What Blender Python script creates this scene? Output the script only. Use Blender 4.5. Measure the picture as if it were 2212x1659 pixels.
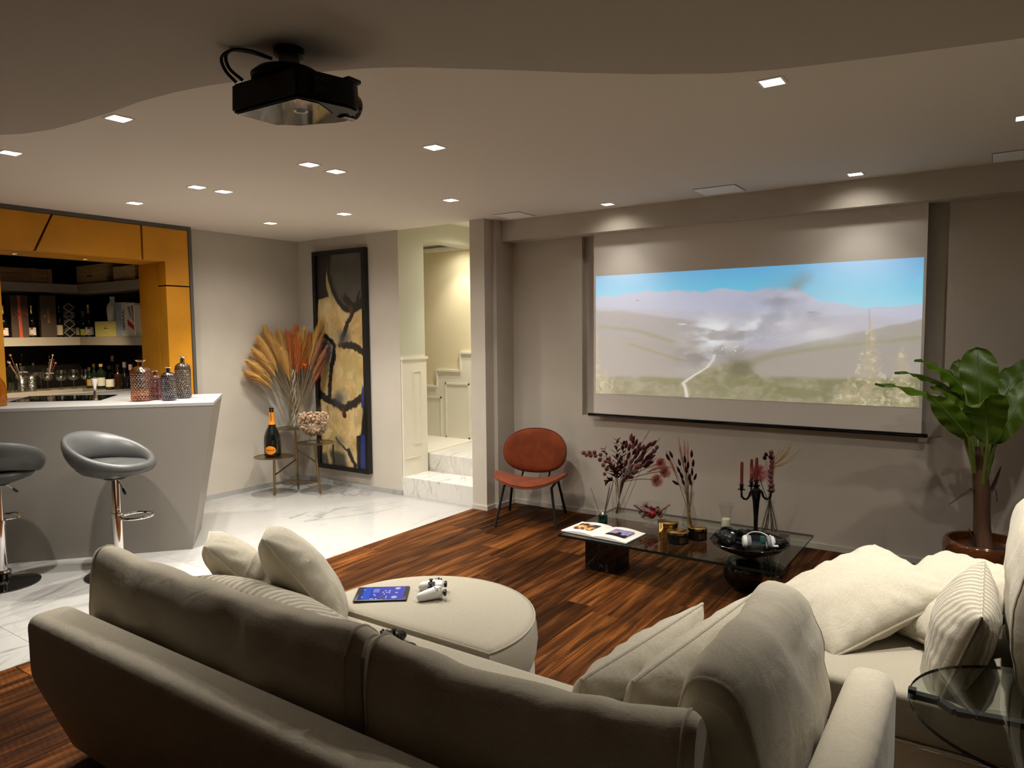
import bpy, bmesh, math, random
import numpy as np
from mathutils import Vector, Matrix, noise as mnoise

for o in list(bpy.data.objects):
    bpy.data.objects.remove(o, do_unlink=True)
COL = bpy.context.scene.collection
SC = bpy.context.scene
R_ = random.Random(7)

# ------------------------------------------------------------------ camera
FPX, CAMH = 1530.0, 1.6
YAW, PITCH, ROLL = math.radians(34.2), math.radians(4.12), math.radians(-0.52)
_f = Vector((-math.sin(YAW)*math.cos(PITCH), math.cos(YAW)*math.cos(PITCH), -math.sin(PITCH)))
_r0 = Vector((math.cos(YAW), math.sin(YAW), 0)); _u0 = _r0.cross(_f)
_r = math.cos(ROLL)*_r0 + math.sin(ROLL)*_u0; _u = math.cos(ROLL)*_u0 - math.sin(ROLL)*_r0
CAM = Vector((0, 0, CAMH))
cd = bpy.data.cameras.new('camera'); cam = bpy.data.objects.new('camera', cd); COL.objects.link(cam)
cd.sensor_width = 36.0; cd.lens = FPX/2212*36.0; cd.clip_start = .05; cd.clip_end = 60
mw = Matrix((( _r.x, _u.x, -_f.x, 0), (_r.y, _u.y, -_f.y, 0), (_r.z, _u.z, -_f.z, CAMH), (0, 0, 0, 1)))
cam.matrix_world = mw
SC.camera = cam

# ------------------------------------------------------------------ world, exposure
wd = bpy.data.worlds.new('world'); SC.world = wd; wd.use_nodes = True
wd.node_tree.nodes['Background'].inputs[0].default_value = (.02, .018, .015, 1)
wd.node_tree.nodes['Background'].inputs[1].default_value = .3
SC.view_settings.view_transform = 'Standard'
try: SC.view_settings.look = 'None'
except Exception: pass
SC.view_settings.gamma = 1.0
SC.view_settings.use_curve_mapping = False
SC.cycles.max_bounces = 6; SC.cycles.diffuse_bounces = 4; SC.cycles.glossy_bounces = 3; SC.cycles.transparent_max_bounces = 20
SC.cycles.caustics_reflective = False; SC.cycles.caustics_refractive = False; SC.cycles.sample_clamp_indirect = 4.0
SC.cycles.use_adaptive_sampling = True; SC.cycles.adaptive_threshold = .06; SC.cycles.adaptive_min_samples = 16
EXPOSURE = 0.55
SC.view_settings.exposure = EXPOSURE
LAMP_W = 90.0                     # each ceiling downlight
LAMP_COL = (1.0, .945, .85)

# ------------------------------------------------------------------ measuring helpers: photo pixel -> point in the room
def ray(px, py):
    return _r*((px-1106)/FPX) + _u*(-(py-829.5)/FPX) + _f
def PZ(z, px, py):
    d = ray(px, py); return CAM + d*((z-CAMH)/d.z)
def PX(x, px, py):
    d = ray(px, py); return CAM + d*(x/d.x)
def PY(y, px, py):
    d = ray(px, py); return CAM + d*(y/d.y)
def PD(ref, px, py, dd=0.0):      # point at the same camera depth as ref (+dd)
    k = (Vector(ref)-CAM).dot(_f)+dd
    return CAM + ray(px, py)*k

# ------------------------------------------------------------------ materials
def srgb(*c):
    return tuple(((v/255)/12.92 if v/255 <= .04045 else (((v/255)+.055)/1.055)**2.4) for v in c)
_M = {}
def M(name, col=(.5,.5,.5), rough=.5, metal=0.0, spec=.5, coat=0.0, var=None, bump=None, sheen=0.0, emit=None, estr=0.0, alpha=None, trans=0.0, ior=1.45):
    """plain principled; var=(scale, amount, (sx,sy,sz)); bump=(scale, strength, (sx,sy,sz))"""
    if name in _M: return _M[name]
    m = bpy.data.materials.new(name); m.use_nodes = True; nt = m.node_tree; b = nt.nodes['Principled BSDF']
    b.inputs['Base Color'].default_value = (*col, 1); b.inputs['Roughness'].default_value = rough
    b.inputs['Metallic'].default_value = metal; b.inputs['Specular IOR Level'].default_value = spec
    b.inputs['Coat Weight'].default_value = coat; b.inputs['Coat Roughness'].default_value = .08
    b.inputs['Sheen Weight'].default_value = sheen; b.inputs['Transmission Weight'].default_value = trans; b.inputs['IOR'].default_value = ior
    if emit: b.inputs['Emission Color'].default_value = (*emit, 1); b.inputs['Emission Strength'].default_value = estr
    if var or bump:
        tc = nt.nodes.new('ShaderNodeTexCoord')
    if var:
        mp = nt.nodes.new('ShaderNodeMapping'); mp.inputs['Scale'].default_value = var[2] if len(var) > 2 else (1,1,1)
        nz = nt.nodes.new('ShaderNodeTexNoise'); nz.inputs['Scale'].default_value = var[0]; nz.inputs['Detail'].default_value = 4
        nt.links.new(tc.outputs['Object'], mp.inputs['Vector']); nt.links.new(mp.outputs[0], nz.inputs['Vector'])
        mr = nt.nodes.new('ShaderNodeMapRange'); mr.inputs['From Min'].default_value = .3; mr.inputs['From Max'].default_value = .7
        mr.inputs['To Min'].default_value = 1-var[1]; mr.inputs['To Max'].default_value = 1+var[1]
        nt.links.new(nz.outputs['Fac'], mr.inputs['Value'])
        mx = nt.nodes.new('ShaderNodeVectorMath'); mx.operation = 'SCALE'; mx.inputs[0].default_value = col
        nt.links.new(mr.outputs[0], mx.inputs['Scale']); nt.links.new(mx.outputs[0], b.inputs['Base Color'])
    if bump:
        mp2 = nt.nodes.new('ShaderNodeMapping'); mp2.inputs['Scale'].default_value = bump[2] if len(bump) > 2 else (1,1,1)
        n2 = nt.nodes.new('ShaderNodeTexNoise'); n2.inputs['Scale'].default_value = bump[0]; n2.inputs['Detail'].default_value = 3
        nt.links.new(tc.outputs['Object'], mp2.inputs['Vector']); nt.links.new(mp2.outputs[0], n2.inputs['Vector'])
        bp = nt.nodes.new('ShaderNodeBump'); bp.inputs['Strength'].default_value = bump[1]; bp.inputs['Distance'].default_value = .004
        nt.links.new(n2.outputs['Fac'], bp.inputs['Height']); nt.links.new(bp.outputs[0], b.inputs['Normal'])
    _M[name] = m; return m

def glass(name, tint=(1,1,1), rough=.0, refl=1.0, bump=None, minrefl=0.0):
    """thin clear glass: see-through plus a Fresnel mirror"""
    if name in _M: return _M[name]
    m = bpy.data.materials.new(name); m.use_nodes = True; nt = m.node_tree; nt.nodes.clear()
    out = nt.nodes.new('ShaderNodeOutputMaterial'); tr = nt.nodes.new('ShaderNodeBsdfTransparent'); gl = nt.nodes.new('ShaderNodeBsdfGlossy')
    tr.inputs[0].default_value = (*tint, 1); gl.inputs['Roughness'].default_value = rough; gl.inputs['Color'].default_value = (refl, refl, refl, 1)
    fr = nt.nodes.new('ShaderNodeFresnel'); ge = nt.nodes.new('ShaderNodeNewGeometry'); ma = nt.nodes.new('ShaderNodeMath'); ma.operation = 'MULTIPLY_ADD'
    ma.inputs[1].default_value = 1/1.5-1.5; ma.inputs[2].default_value = 1.5; nt.links.new(ge.outputs['Backfacing'], ma.inputs[0]); nt.links.new(ma.outputs[0], fr.inputs[0])   # same mirror share from inside
    fl_ = nt.nodes.new('ShaderNodeMath'); fl_.operation = 'MAXIMUM'; fl_.inputs[1].default_value = minrefl; nt.links.new(fr.outputs[0], fl_.inputs[0])
    mx = nt.nodes.new('ShaderNodeMixShader'); nt.links.new(fl_.outputs[0], mx.inputs[0]); nt.links.new(tr.outputs[0], mx.inputs[1]); nt.links.new(gl.outputs[0], mx.inputs[2])
    nt.links.new(mx.outputs[0], out.inputs[0])
    if bump:
        tc = nt.nodes.new('ShaderNodeTexCoord'); vo = nt.nodes.new('ShaderNodeTexVoronoi'); vo.inputs['Scale'].default_value = bump
        bp = nt.nodes.new('ShaderNodeBump'); bp.inputs['Strength'].default_value = .8; bp.inputs['Distance'].default_value = .006
        nt.links.new(tc.outputs['Object'], vo.inputs['Vector']); nt.links.new(vo.outputs['Distance'], bp.inputs['Height'])
        nt.links.new(bp.outputs[0], gl.inputs['Normal']); nt.links.new(bp.outputs[0], fr.inputs['Normal'])
    _M[name] = m; return m

def attr_mat(name, rough=.6, estr=0.0, base=None, coat=0.0):
    """colour from the mesh attribute 'Col' (flat print: picture, page, screen)"""
    if name in _M: return _M[name]
    m = bpy.data.materials.new(name); m.use_nodes = True; nt = m.node_tree; b = nt.nodes['Principled BSDF']
    a = nt.nodes.new('ShaderNodeAttribute'); a.attribute_name = 'Col'
    b.inputs['Roughness'].default_value = rough; b.inputs['Coat Weight'].default_value = coat
    if estr > 0:
        nt.links.new(a.outputs['Color'], b.inputs['Emission Color']); b.inputs['Emission Strength'].default_value = estr
        b.inputs['Base Color'].default_value = (*(base or (.02,.02,.02)), 1)
    else:
        nt.links.new(a.outputs['Color'], b.inputs['Base Color'])
    _M[name] = m; return m

def node(nt, t, **kw):
    n = nt.nodes.new(t)
    for k, v in kw.items():
        if hasattr(n, k): setattr(n, k, v)
    return n

def wood_floor_mat():
    m = bpy.data.materials.new('oak_planks'); m.use_nodes = True; nt = m.node_tree; b = nt.nodes['Principled BSDF']; L = nt.links.new
    geo = node(nt, 'ShaderNodeNewGeometry'); oi = node(nt, 'ShaderNodeObjectInfo')
    off = node(nt, 'ShaderNodeVectorMath', operation='SCALE'); off.inputs[0].default_value = (37., 91., 13.); L(oi.outputs['Random'], off.inputs['Scale'])
    add = node(nt, 'ShaderNodeVectorMath', operation='ADD'); L(geo.outputs['Position'], add.inputs[0]); L(off.outputs[0], add.inputs[1])
    mp = node(nt, 'ShaderNodeMapping'); mp.inputs['Scale'].default_value = (14, 1.1, 1); L(add.outputs[0], mp.inputs['Vector'])
    n1 = node(nt, 'ShaderNodeTexNoise'); n1.inputs['Scale'].default_value = 1.6; n1.inputs['Detail'].default_value = 7; n1.inputs['Distortion'].default_value = .7; L(mp.outputs[0], n1.inputs['Vector'])
    cr = node(nt, 'ShaderNodeValToRGB'); L(n1.outputs['Fac'], cr.inputs[0]); e = cr.color_ramp
    e.elements[0].position = .28; e.elements[0].color = (.011,.0038,.0014,1); e.elements[1].position = .75; e.elements[1].color = (.165,.056,.012,1)
    x = e.elements.new(.5); x.color = (.055,.0175,.0042,1)
    # per plank tone
    mr = node(nt, 'ShaderNodeMapRange'); mr.inputs['To Min'].default_value = .5; mr.inputs['To Max'].default_value = 1.5; L(oi.outputs['Random'], mr.inputs['Value'])
    sc = node(nt, 'ShaderNodeVectorMath', operation='SCALE'); L(cr.outputs[0], sc.inputs[0]); L(mr.outputs[0], sc.inputs['Scale'])
    # saw marks across the grain
    mp2 = node(nt, 'ShaderNodeMapping'); mp2.inputs['Rotation'].default_value = (0,0,.22); mp2.inputs['Scale'].default_value = (1, 1, 1); L(add.outputs[0], mp2.inputs['Vector'])
    wv = node(nt, 'ShaderNodeTexWave', wave_type='BANDS', bands_direction='Y'); wv.inputs['Scale'].default_value = 13; wv.inputs['Distortion'].default_value = 3.0; wv.inputs['Detail'].default_value = 3; wv.inputs['Detail Scale'].default_value = 2.2; L(mp2.outputs[0], wv.inputs['Vector'])
    n3 = node(nt, 'ShaderNodeTexNoise'); n3.inputs['Scale'].default_value = 1.7; L(add.outputs[0], n3.inputs['Vector'])
    mk = node(nt, 'ShaderNodeMapRange'); mk.inputs['From Min'].default_value = .45; mk.inputs['From Max'].default_value = .62; L(n3.outputs['Fac'], mk.inputs['Value'])
    mm = node(nt, 'ShaderNodeMath', operation='MULTIPLY'); L(wv.outputs['Fac'], mm.inputs[0]); L(mk.outputs[0], mm.inputs[1])
    dk = node(nt, 'ShaderNodeMapRange'); dk.inputs['To Min'].default_value = 1.08; dk.inputs['To Max'].default_value = .62; L(mm.outputs[0], dk.inputs['Value'])
    s2 = node(nt, 'ShaderNodeVectorMath', operation='SCALE'); L(sc.outputs[0], s2.inputs[0]); L(dk.outputs[0], s2.inputs['Scale'])
    L(s2.outputs[0], b.inputs['Base Color'])
    hs = node(nt, 'ShaderNodeMath', operation='ADD'); L(mm.outputs[0], hs.inputs[0]); L(n1.outputs['Fac'], hs.inputs[1])
    bp = node(nt, 'ShaderNodeBump'); bp.inputs['Strength'].default_value = .35; bp.inputs['Distance'].default_value = .003; L(hs.outputs[0], bp.inputs['Height']); L(bp.outputs[0], b.inputs['Normal'])
    b.inputs['Roughness'].default_value = .5; b.inputs['Specular IOR Level'].default_value = .05
    _M['oak_planks'] = m; return m

def marble_mat(name, base, vein, scale=1.0, width=.03, rough=.1, amount=1.0):
    m = bpy.data.materials.new(name); m.use_nodes = True; nt = m.node_tree; b = nt.nodes['Principled BSDF']; L = nt.links.new
    geo = node(nt, 'ShaderNodeNewGeometry'); oi = node(nt, 'ShaderNodeObjectInfo')
    off = node(nt, 'ShaderNodeVectorMath', operation='SCALE'); off.inputs[0].default_value = (17., 31., 5.); L(oi.outputs['Random'], off.inputs['Scale'])
    add = node(nt, 'ShaderNodeVectorMath', operation='ADD'); L(geo.outputs['Position'], add.inputs[0]); L(off.outputs[0], add.inputs[1])
    mp = node(nt, 'ShaderNodeMapping'); mp.inputs['Scale'].default_value = (1.6*scale, .7*scale, 1*scale); mp.inputs['Rotation'].default_value = (.3,.2,.9); L(add.outputs[0], mp.inputs['Vector'])
    prev = None
    for sc_, w_, am in ((1.0, width, 1.0), (2.6, width*.8, .55)):
        n1 = node(nt, 'ShaderNodeTexNoise'); n1.inputs['Scale'].default_value = sc_; n1.inputs['Detail'].default_value = 6; n1.inputs['Distortion'].default_value = 1.2; L(mp.outputs[0], n1.inputs['Vector'])
        su = node(nt, 'ShaderNodeMath', operation='SUBTRACT'); L(n1.outputs['Fac'], su.inputs[0]); su.inputs[1].default_value = .5
        ab = node(nt, 'ShaderNodeMath', operation='ABSOLUTE'); L(su.outputs[0], ab.inputs[0])
        mr = node(nt, 'ShaderNodeMapRange'); mr.inputs['From Max'].default_value = w_; mr.inputs['To Min'].default_value = am*amount; mr.inputs['To Max'].default_value = 0; L(ab.outputs[0], mr.inputs['Value'])
        if prev is None: prev = mr
        else:
            mxn = node(nt, 'ShaderNodeMath', operation='MAXIMUM'); L(prev.outputs[0], mxn.inputs[0]); L(mr.outputs[0], mxn.inputs[1]); prev = mxn
    n4 = node(nt, 'ShaderNodeTexNoise'); n4.inputs['Scale'].default_value = .9; L(add.outputs[0], n4.inputs['Vector'])
    mk = node(nt, 'ShaderNodeMapRange'); mk.inputs['From Min'].default_value = .42; mk.inputs['From Max'].default_value = .62; L(n4.outputs['Fac'], mk.inputs['Value'])
    ml = node(nt, 'ShaderNodeMath', operation='MULTIPLY'); L(prev.outputs[0], ml.inputs[0]); L(mk.outputs[0], ml.inputs[1])
    mx = node(nt, 'ShaderNodeMix', data_type='RGBA'); L(ml.outputs[0], mx.inputs[0]); mx.inputs[6].default_value = (*base,1); mx.inputs[7].default_value = (*vein,1)
    L(mx.outputs[2], b.inputs['Base Color']); b.inputs['Roughness'].default_value = rough
    _M[name] = m; return m

def fabric_mat(name, col, weave=420, strength=.25, wrinkle=9, wstr=.5):
    m = bpy.data.materials.new(name); m.use_nodes = True; nt = m.node_tree; b = nt.nodes['Principled BSDF']; L = nt.links.new
    tc = node(nt, 'ShaderNodeTexCoord')
    mp = node(nt, 'ShaderNodeMapping'); mp.inputs['Scale'].default_value = (.25, 1, 1); L(tc.outputs['Object'], mp.inputs['Vector'])
    n1 = node(nt, 'ShaderNodeTexNoise'); n1.inputs['Scale'].default_value = weave; n1.inputs['Detail'].default_value = 2; L(mp.outputs[0], n1.inputs['Vector'])
    n2 = node(nt, 'ShaderNodeTexNoise'); n2.inputs['Scale'].default_value = wrinkle; n2.inputs['Detail'].default_value = 3; n2.inputs['Distortion'].default_value = .6; L(tc.outputs['Object'], n2.inputs['Vector'])
    b1 = node(nt, 'ShaderNodeBump'); b1.inputs['Strength'].default_value = wstr; b1.inputs['Distance'].default_value = .012; L(n2.outputs['Fac'], b1.inputs['Height'])
    b2 = node(nt, 'ShaderNodeBump'); b2.inputs['Strength'].default_value = strength; b2.inputs['Distance'].default_value = .002; L(n1.outputs['Fac'], b2.inputs['Height']); L(b1.outputs[0], b2.inputs['Normal'])
    L(b2.outputs[0], b.inputs['Normal'])
    mr = node(nt, 'ShaderNodeMapRange'); mr.inputs['From Min'].default_value = .3; mr.inputs['From Max'].default_value = .7; mr.inputs['To Min'].default_value = .9; mr.inputs['To Max'].default_value = 1.08; L(n1.outputs['Fac'], mr.inputs['Value'])
    s = node(nt, 'ShaderNodeVectorMath', operation='SCALE'); s.inputs[0].default_value = col; L(mr.outputs[0], s.inputs['Scale']); L(s.outputs[0], b.inputs['Base Color'])
    b.inputs['Roughness'].default_value = .9; b.inputs['Specular IOR Level'].default_value = .15; b.inputs['Sheen Weight'].default_value = .15
    _M[name] = m; return m

# ------------------------------------------------------------------ geometry collector
class G:
    def __init__(s): s.v = []; s.f = []; s.mi = []; s.cm = 0
    def add(s, vs, fs):
        o = len(s.v); s.v += [tuple(v) for v in vs]; s.f += [tuple(i+o for i in f) for f in fs]; s.mi += [s.cm]*len(fs); return s
    def box(s, x0, x1, y0, y1, z0, z1):
        return s.add([(x0,y0,z0),(x1,y0,z0),(x1,y1,z0),(x0,y1,z0),(x0,y0,z1),(x1,y0,z1),(x1,y1,z1),(x0,y1,z1)],
                     [(0,3,2,1),(4,5,6,7),(0,1,5,4),(1,2,6,5),(2,3,7,6),(3,0,4,7)])
    def hexa(s, bot, top):
        return s.add(list(bot)+list(top), [(0,3,2,1),(4,5,6,7),(0,1,5,4),(1,2,6,5),(2,3,7,6),(3,0,4,7)])
    def rbox(s, x0, x1, y0, y1, z0, z1, r=.01, seg=2):
        bm = bmesh.new(); bmesh.ops.create_cube(bm, size=1)
        for v in bm.verts: v.co = ((x0+x1)/2+v.co.x*(x1-x0), (y0+y1)/2+v.co.y*(y1-y0), (z0+z1)/2+v.co.z*(z1-z0))
        bmesh.ops.bevel(bm, geom=list(bm.edges), offset=r, segments=seg, profile=.5, affect='EDGES')
        bm.verts.index_update(); s.add([v.co[:] for v in bm.verts], [[v.index for v in f.verts] for f in bm.faces]); bm.free(); return s
    def prism(s, poly, lo, hi, axis='z'):
        n = len(poly)
        def P(p, h):
            return (p[0], p[1], h) if axis == 'z' else ((h, p[0], p[1]) if axis == 'x' else (p[0], h, p[1]))
        vs = [P(p, lo) for p in poly]+[P(p, hi) for p in poly]
        return s.add(vs, [tuple(range(n))[::-1], tuple(range(n, 2*n))]+[(i, (i+1) % n, n+(i+1) % n, n+i) for i in range(n)])
    def lathe(s, prof, seg=32, c=(0,0,0), cap=True, func=None):
        vs = []; fs = []; n = len(prof)
        for j, (r, z) in enumerate(prof):
            for i in range(seg):
                a = 2*math.pi*i/seg; rr = r+(func(a, z, j) if func else 0)
                vs.append((c[0]+rr*math.cos(a), c[1]+rr*math.sin(a), c[2]+z))
        for j in range(n-1):
            for i in range(seg):
                k = (i+1) % seg; fs.append((j*seg+i, j*seg+k, (j+1)*seg+k, (j+1)*seg+i))
        if cap:
            if prof[0][0] > 1e-6: fs.append(tuple(range(seg))[::-1])
            if prof[-1][0] > 1e-6: fs.append(tuple((n-1)*seg+i for i in range(seg)))
        return s.add(vs, fs)
    def tube(s, pts, r, seg=8, closed=False, cap=True, flat=None):
        pts = [Vector(p) for p in pts]; n = len(pts); vs = []; fs = []
        rs = r if isinstance(r, (list, tuple)) else [r]*n
        def tan(i):
            a = pts[(i-1) % n] if closed or i > 0 else pts[i]; b = pts[(i+1) % n] if closed or i < n-1 else pts[i]
            t = b-a; return t.normalized() if t.length > 1e-9 else Vector((0,0,1))
        t0 = tan(0); up = Vector((0,0,1)) if abs(t0.z) < .9 else Vector((1,0,0)); nx = t0.cross(up).normalized()
        for i in range(n):
            t = tan(i); nx = (nx-t*nx.dot(t)); nx = nx.normalized() if nx.length > 1e-6 else t.orthogonal().normalized(); ny = t.cross(nx)
            for k in range(seg):
                a = 2*math.pi*k/seg; ry = rs[i]*(flat if flat else 1)
                vs.append(pts[i]+nx*(math.cos(a)*rs[i])+ny*(math.sin(a)*ry))
        for i in range(n if closed else n-1):
            j = (i+1) % n
            for k in range(seg):
                l = (k+1) % seg; fs.append((i*seg+k, i*seg+l, j*seg+l, j*seg+k))
        if cap and not closed: fs.append(tuple(range(seg))[::-1]); fs.append(tuple((n-1)*seg+k for k in range(seg)))
        return s.add(vs, fs)
    def ball(s, c, r, seg=12, rings=8, sx=1, sy=1, sz=1):
        vs = [(c[0], c[1], c[2]-r*sz)]; fs = []
        for j in range(1, rings):
            p = -math.pi/2+math.pi*j/rings
            for i in range(seg):
                a = 2*math.pi*i/seg; vs.append((c[0]+r*sx*math.cos(p)*math.cos(a), c[1]+r*sy*math.cos(p)*math.sin(a), c[2]+r*sz*math.sin(p)))
        vs.append((c[0], c[1], c[2]+r*sz)); T = len(vs)-1
        for i in range(seg): fs.append((0, 1+(i+1) % seg, 1+i)); fs.append((T, 1+(rings-2)*seg+i, 1+(rings-2)*seg+(i+1) % seg))
        for j in range(rings-2):
            for i in range(seg):
                k = (i+1) % seg; fs.append((1+j*seg+i, 1+j*seg+k, 1+(j+1)*seg+k, 1+(j+1)*seg+i))
        return s.add(vs, fs)
    def grid(s, P, nu, nv, wrapu=False):
        vs = [P(i, j) for j in range(nv) for i in range(nu)]; fs = []
        for j in range(nv-1):
            for i in range(nu if wrapu else nu-1):
                k = (i+1) % nu; fs.append((j*nu+i, j*nu+k, (j+1)*nu+k, (j+1)*nu+i))
        return s.add(vs, fs)
    def xf(s, mat):
        s.v = [tuple(mat @ Vector(v)) for v in s.v]; return s
    def shift(s, d):
        s.v = [(a+d[0], b+d[1], c+d[2]) for a, b, c in s.v]; return s
    def mesh(s, name, mats, smooth=True):
        me = bpy.data.meshes.new(name); me.from_pydata(s.v, [], s.f); me.update()
        for m in (mats if isinstance(mats, (list, tuple)) else [mats]): me.materials.append(m)
        if len(me.materials) > 1: me.polygons.foreach_set('material_index', s.mi)
        if smooth: 
            me.polygons.foreach_set('use_smooth', [True]*len(me.polygons))
            try: me.set_sharp_from_angle(angle=math.radians(42))
            except Exception: pass
        return me
    def obj(s, name, mats, parent=None, smooth=True, world=False, label=None):
        if world and parent is not None:
            inv = wmat(parent).inverted(); s.xf(inv)
        o = bpy.data.objects.new(name, s.mesh(name, mats, smooth)); COL.objects.link(o)
        if parent is not None: o.parent = parent
        if label: o['label'] = label
        return o

def wmat(o):
    m = Matrix.LocRotScale(o.location, o.rotation_euler, o.scale)
    return wmat(o.parent) @ m if o.parent else m
def thing(name, label, cat, loc=(0,0,0), rotz=0.0, group=None):
    o = bpy.data.objects.new(name, None); COL.objects.link(o); o.empty_display_size = .05
    o.location = loc; o.rotation_euler = (0, 0, rotz); tag(o, label, cat, group); return o
def tag(o, label, cat, group=None):
    o['label'] = label; o['category'] = cat
    if group: o['group'] = group
    return o
def struct(o, label=None, cat=None):
    o['kind'] = 'structure'
    if label: o['label'] = label
    if cat: o['category'] = cat
    return o
def one(g, name, mats, label, cat, loc=(0,0,0), rotz=0.0, group=None, smooth=True):
    o = g.obj(name, mats, None, smooth); o.location = loc; o.rotation_euler = (0,0,rotz); return tag(o, label, cat, group)
def recentre(o):
    """world-built single mesh: move its origin to its base"""
    me = o.data; n = len(me.vertices); a = np.empty(n*3); me.vertices.foreach_get('co', a); a = a.reshape(-1,3)
    c = np.array([(a[:,0].min()+a[:,0].max())/2, (a[:,1].min()+a[:,1].max())/2, a[:,2].min()])
    me.vertices.foreach_set('co', (a-c).ravel()); me.update(); o.location = c; return o
def copy_tree(o, parent=None):
    c = o.copy(); COL.objects.link(c); c.parent = parent
    for ch in [x for x in o.children]:
        k = copy_tree(ch, c)
    return c
def text(name, s, size, mat, parent, matrix, extrude=.0008, align='CENTER'):
    cu = bpy.data.curves.new(name, 'FONT'); cu.body = s; cu.size = size; cu.extrude = extrude; cu.align_x = align; cu.align_y = 'CENTER'; cu.resolution_u = 2
    t = bpy.data.objects.new(name+'_tmp', cu); COL.objects.link(t)
    dg = bpy.context.evaluated_depsgraph_get(); me = bpy.data.meshes.new_from_object(t.evaluated_get(dg)); bpy.data.objects.remove(t, do_unlink=True); bpy.data.curves.remove(cu)
    me.materials.clear(); me.materials.append(mat); me.name = name
    o = bpy.data.objects.new(name, me); COL.objects.link(o); o.parent = parent; o.matrix_local = matrix; return o
def wrap_text(name, s, size, mat, parent, r, a0, zc, upright=False):
    o = text(name, s, size, mat, parent, Matrix.Identity(4))
    for v in o.data.vertices:
        x, y, z = v.co; a, h = (a0-y/r, zc+x) if upright else (a0+x/r, zc+y); q = r+max(0, z); v.co = (q*math.cos(a), q*math.sin(a), h)
    return o
def basis(ex, ey, ez, loc):
    ex, ey, ez = Vector(ex), Vector(ey), Vector(ez)
    return Matrix(((ex.x,ey.x,ez.x,loc[0]),(ex.y,ey.y,ez.y,loc[1]),(ex.z,ey.z,ez.z,loc[2]),(0,0,0,1)))
def ortho(e1, e2):
    a = Vector(e1).normalized(); b = Vector(e2); b = (b-a*b.dot(a)).normalized(); return a, b, a.cross(b)

# flat colour picture: a grid in local x (right) / z (up), colours in attribute 'Col'
def picture(name, w, h, nu, nv, fn, mat, parent, matrix):
    u = np.linspace(0, 1, nu); v = np.linspace(0, 1, nv); U, V = np.meshgrid(u, v)           # V = 0 at the top
    rgb = fn(U, V); vs = np.stack([(U-.5)*w, np.zeros_like(U), (.5-V)*h], -1).reshape(-1, 3)
    idx = np.arange(nu*nv).reshape(nv, nu)
    fs = np.stack([idx[1:, :-1], idx[1:, 1:], idx[:-1, 1:], idx[:-1, :-1]], -1).reshape(-1, 4)
    me = bpy.data.meshes.new(name); me.from_pydata(vs.tolist(), [], fs.tolist()); me.materials.append(mat)
    at = me.color_attributes.new('Col', 'FLOAT_COLOR', 'POINT')
    at.data.foreach_set('color', np.concatenate([rgb.reshape(-1, 3), np.ones((nu*nv, 1))], 1).astype(np.float32).ravel()); me.update()
    o = bpy.data.objects.new(name, me); COL.objects.link(o); o.parent = parent; o.matrix_local = matrix; return o
def vnoise(x, y, seed=0):
    xi = np.floor(x).astype(int); yi = np.floor(y).astype(int); xf = x-xi; yf = y-yi
    def h(a, b):
        n = (a*374761393+b*668265263+seed*982451653) & 0x7fffffff; n = ((n ^ (n >> 13))*1274126177) & 0x7fffffff
        return ((n ^ (n >> 16)) & 0xffff)/65535.0
    sx = xf*xf*(3-2*xf); sy = yf*yf*(3-2*yf)
    return (h(xi,yi)*(1-sx)+h(xi+1,yi)*sx)*(1-sy)+(h(xi,yi+1)*(1-sx)+h(xi+1,yi+1)*sx)*sy
def fbm(x, y, seed=0, oct=5):
    t = 0; a = .5; f = 1
    for k in range(oct): t = t+a*vnoise(x*f, y*f, seed+k); a *= .5; f *= 2.03
    return t/(1-.5**oct)
def lin(c):
    c = np.asarray(c, float)/255; return np.where(c <= .04045, c/12.92, ((c+.055)/1.055)**2.4)
def sstep(a, b, x):
    t = np.clip((x-a)/(b-a), 0, 1); return t*t*(3-2*t)
def segdist(U, V, pts):
    d = np.full(U.shape, 9.0)
    for (x0, y0), (x1, y1) in zip(pts[:-1], pts[1:]):
        L2 = (x1-x0)**2+(y1-y0)**2; t = np.clip(((U-x0)*(x1-x0)+(V-y0)*(y1-y0))/L2, 0, 1); d = np.minimum(d, np.hypot(U-x0-t*(x1-x0), V-y0-t*(y1-y0)))
    return d

# ------------------------------------------------------------------ shared materials
WALL = M('taupe_wallpaper', (.54,.49,.42), .85, spec=.2, var=(3, .04), bump=(260, .12, (1,1,.15)))
CEIL = M('taupe_ceiling_paint', (.74,.675,.595), .9, spec=.1); SOFF = M('darker_soffit', (.47,.42,.36), .9, spec=.1)  # soffit colour set darker than the ceiling
DARKW = M('darkened_unseen_wall', (.10,.088,.074), .85)  # walls out of view, coloured dark to keep bounce off the sofa back
WHITE = M('white_paint', (.75,.72,.66), .5)
OAK = wood_floor_mat()
MARBLE = marble_mat('white_marble', (.38,.372,.355), (.15,.142,.13), 1.0, .028, .12, .75)
MARBLE2 = marble_mat('pale_step_marble', (.66,.64,.60), (.30,.28,.26), 1.6, .03, .2, .7)
BLACKMARBLE = marble_mat('black_marble', (.006,.006,.0065), (.5,.48,.45), 3.2, .0075, .1, .9)
CREAMW = M('cream_panelling', (.76,.72,.60), .45)
YELLOWW = M('yellow_wall', (.74,.65,.42), .85)
ORANGE = M('ochre_resin', (.62,.265,.014), .5, var=(2.2, .16, (1,1,1)), spec=.35)
REDGAP = M('dark_red_gap', (.05,.012,.004), .8)
DARKTRIM = M('dark_grey_trim', (.10,.092,.08), .6)
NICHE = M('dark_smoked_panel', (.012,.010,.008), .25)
SHELFM = M('grey_lacquer', (.36,.32,.26), .5)
BARG = M('grey_bar_lacquer', (.24,.217,.19), .38, spec=.5)
BARTOP = M('lit_toned_bar_top', (.36,.345,.33), .35)  # same grey as the body, downlight brightness put into the colour
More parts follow.
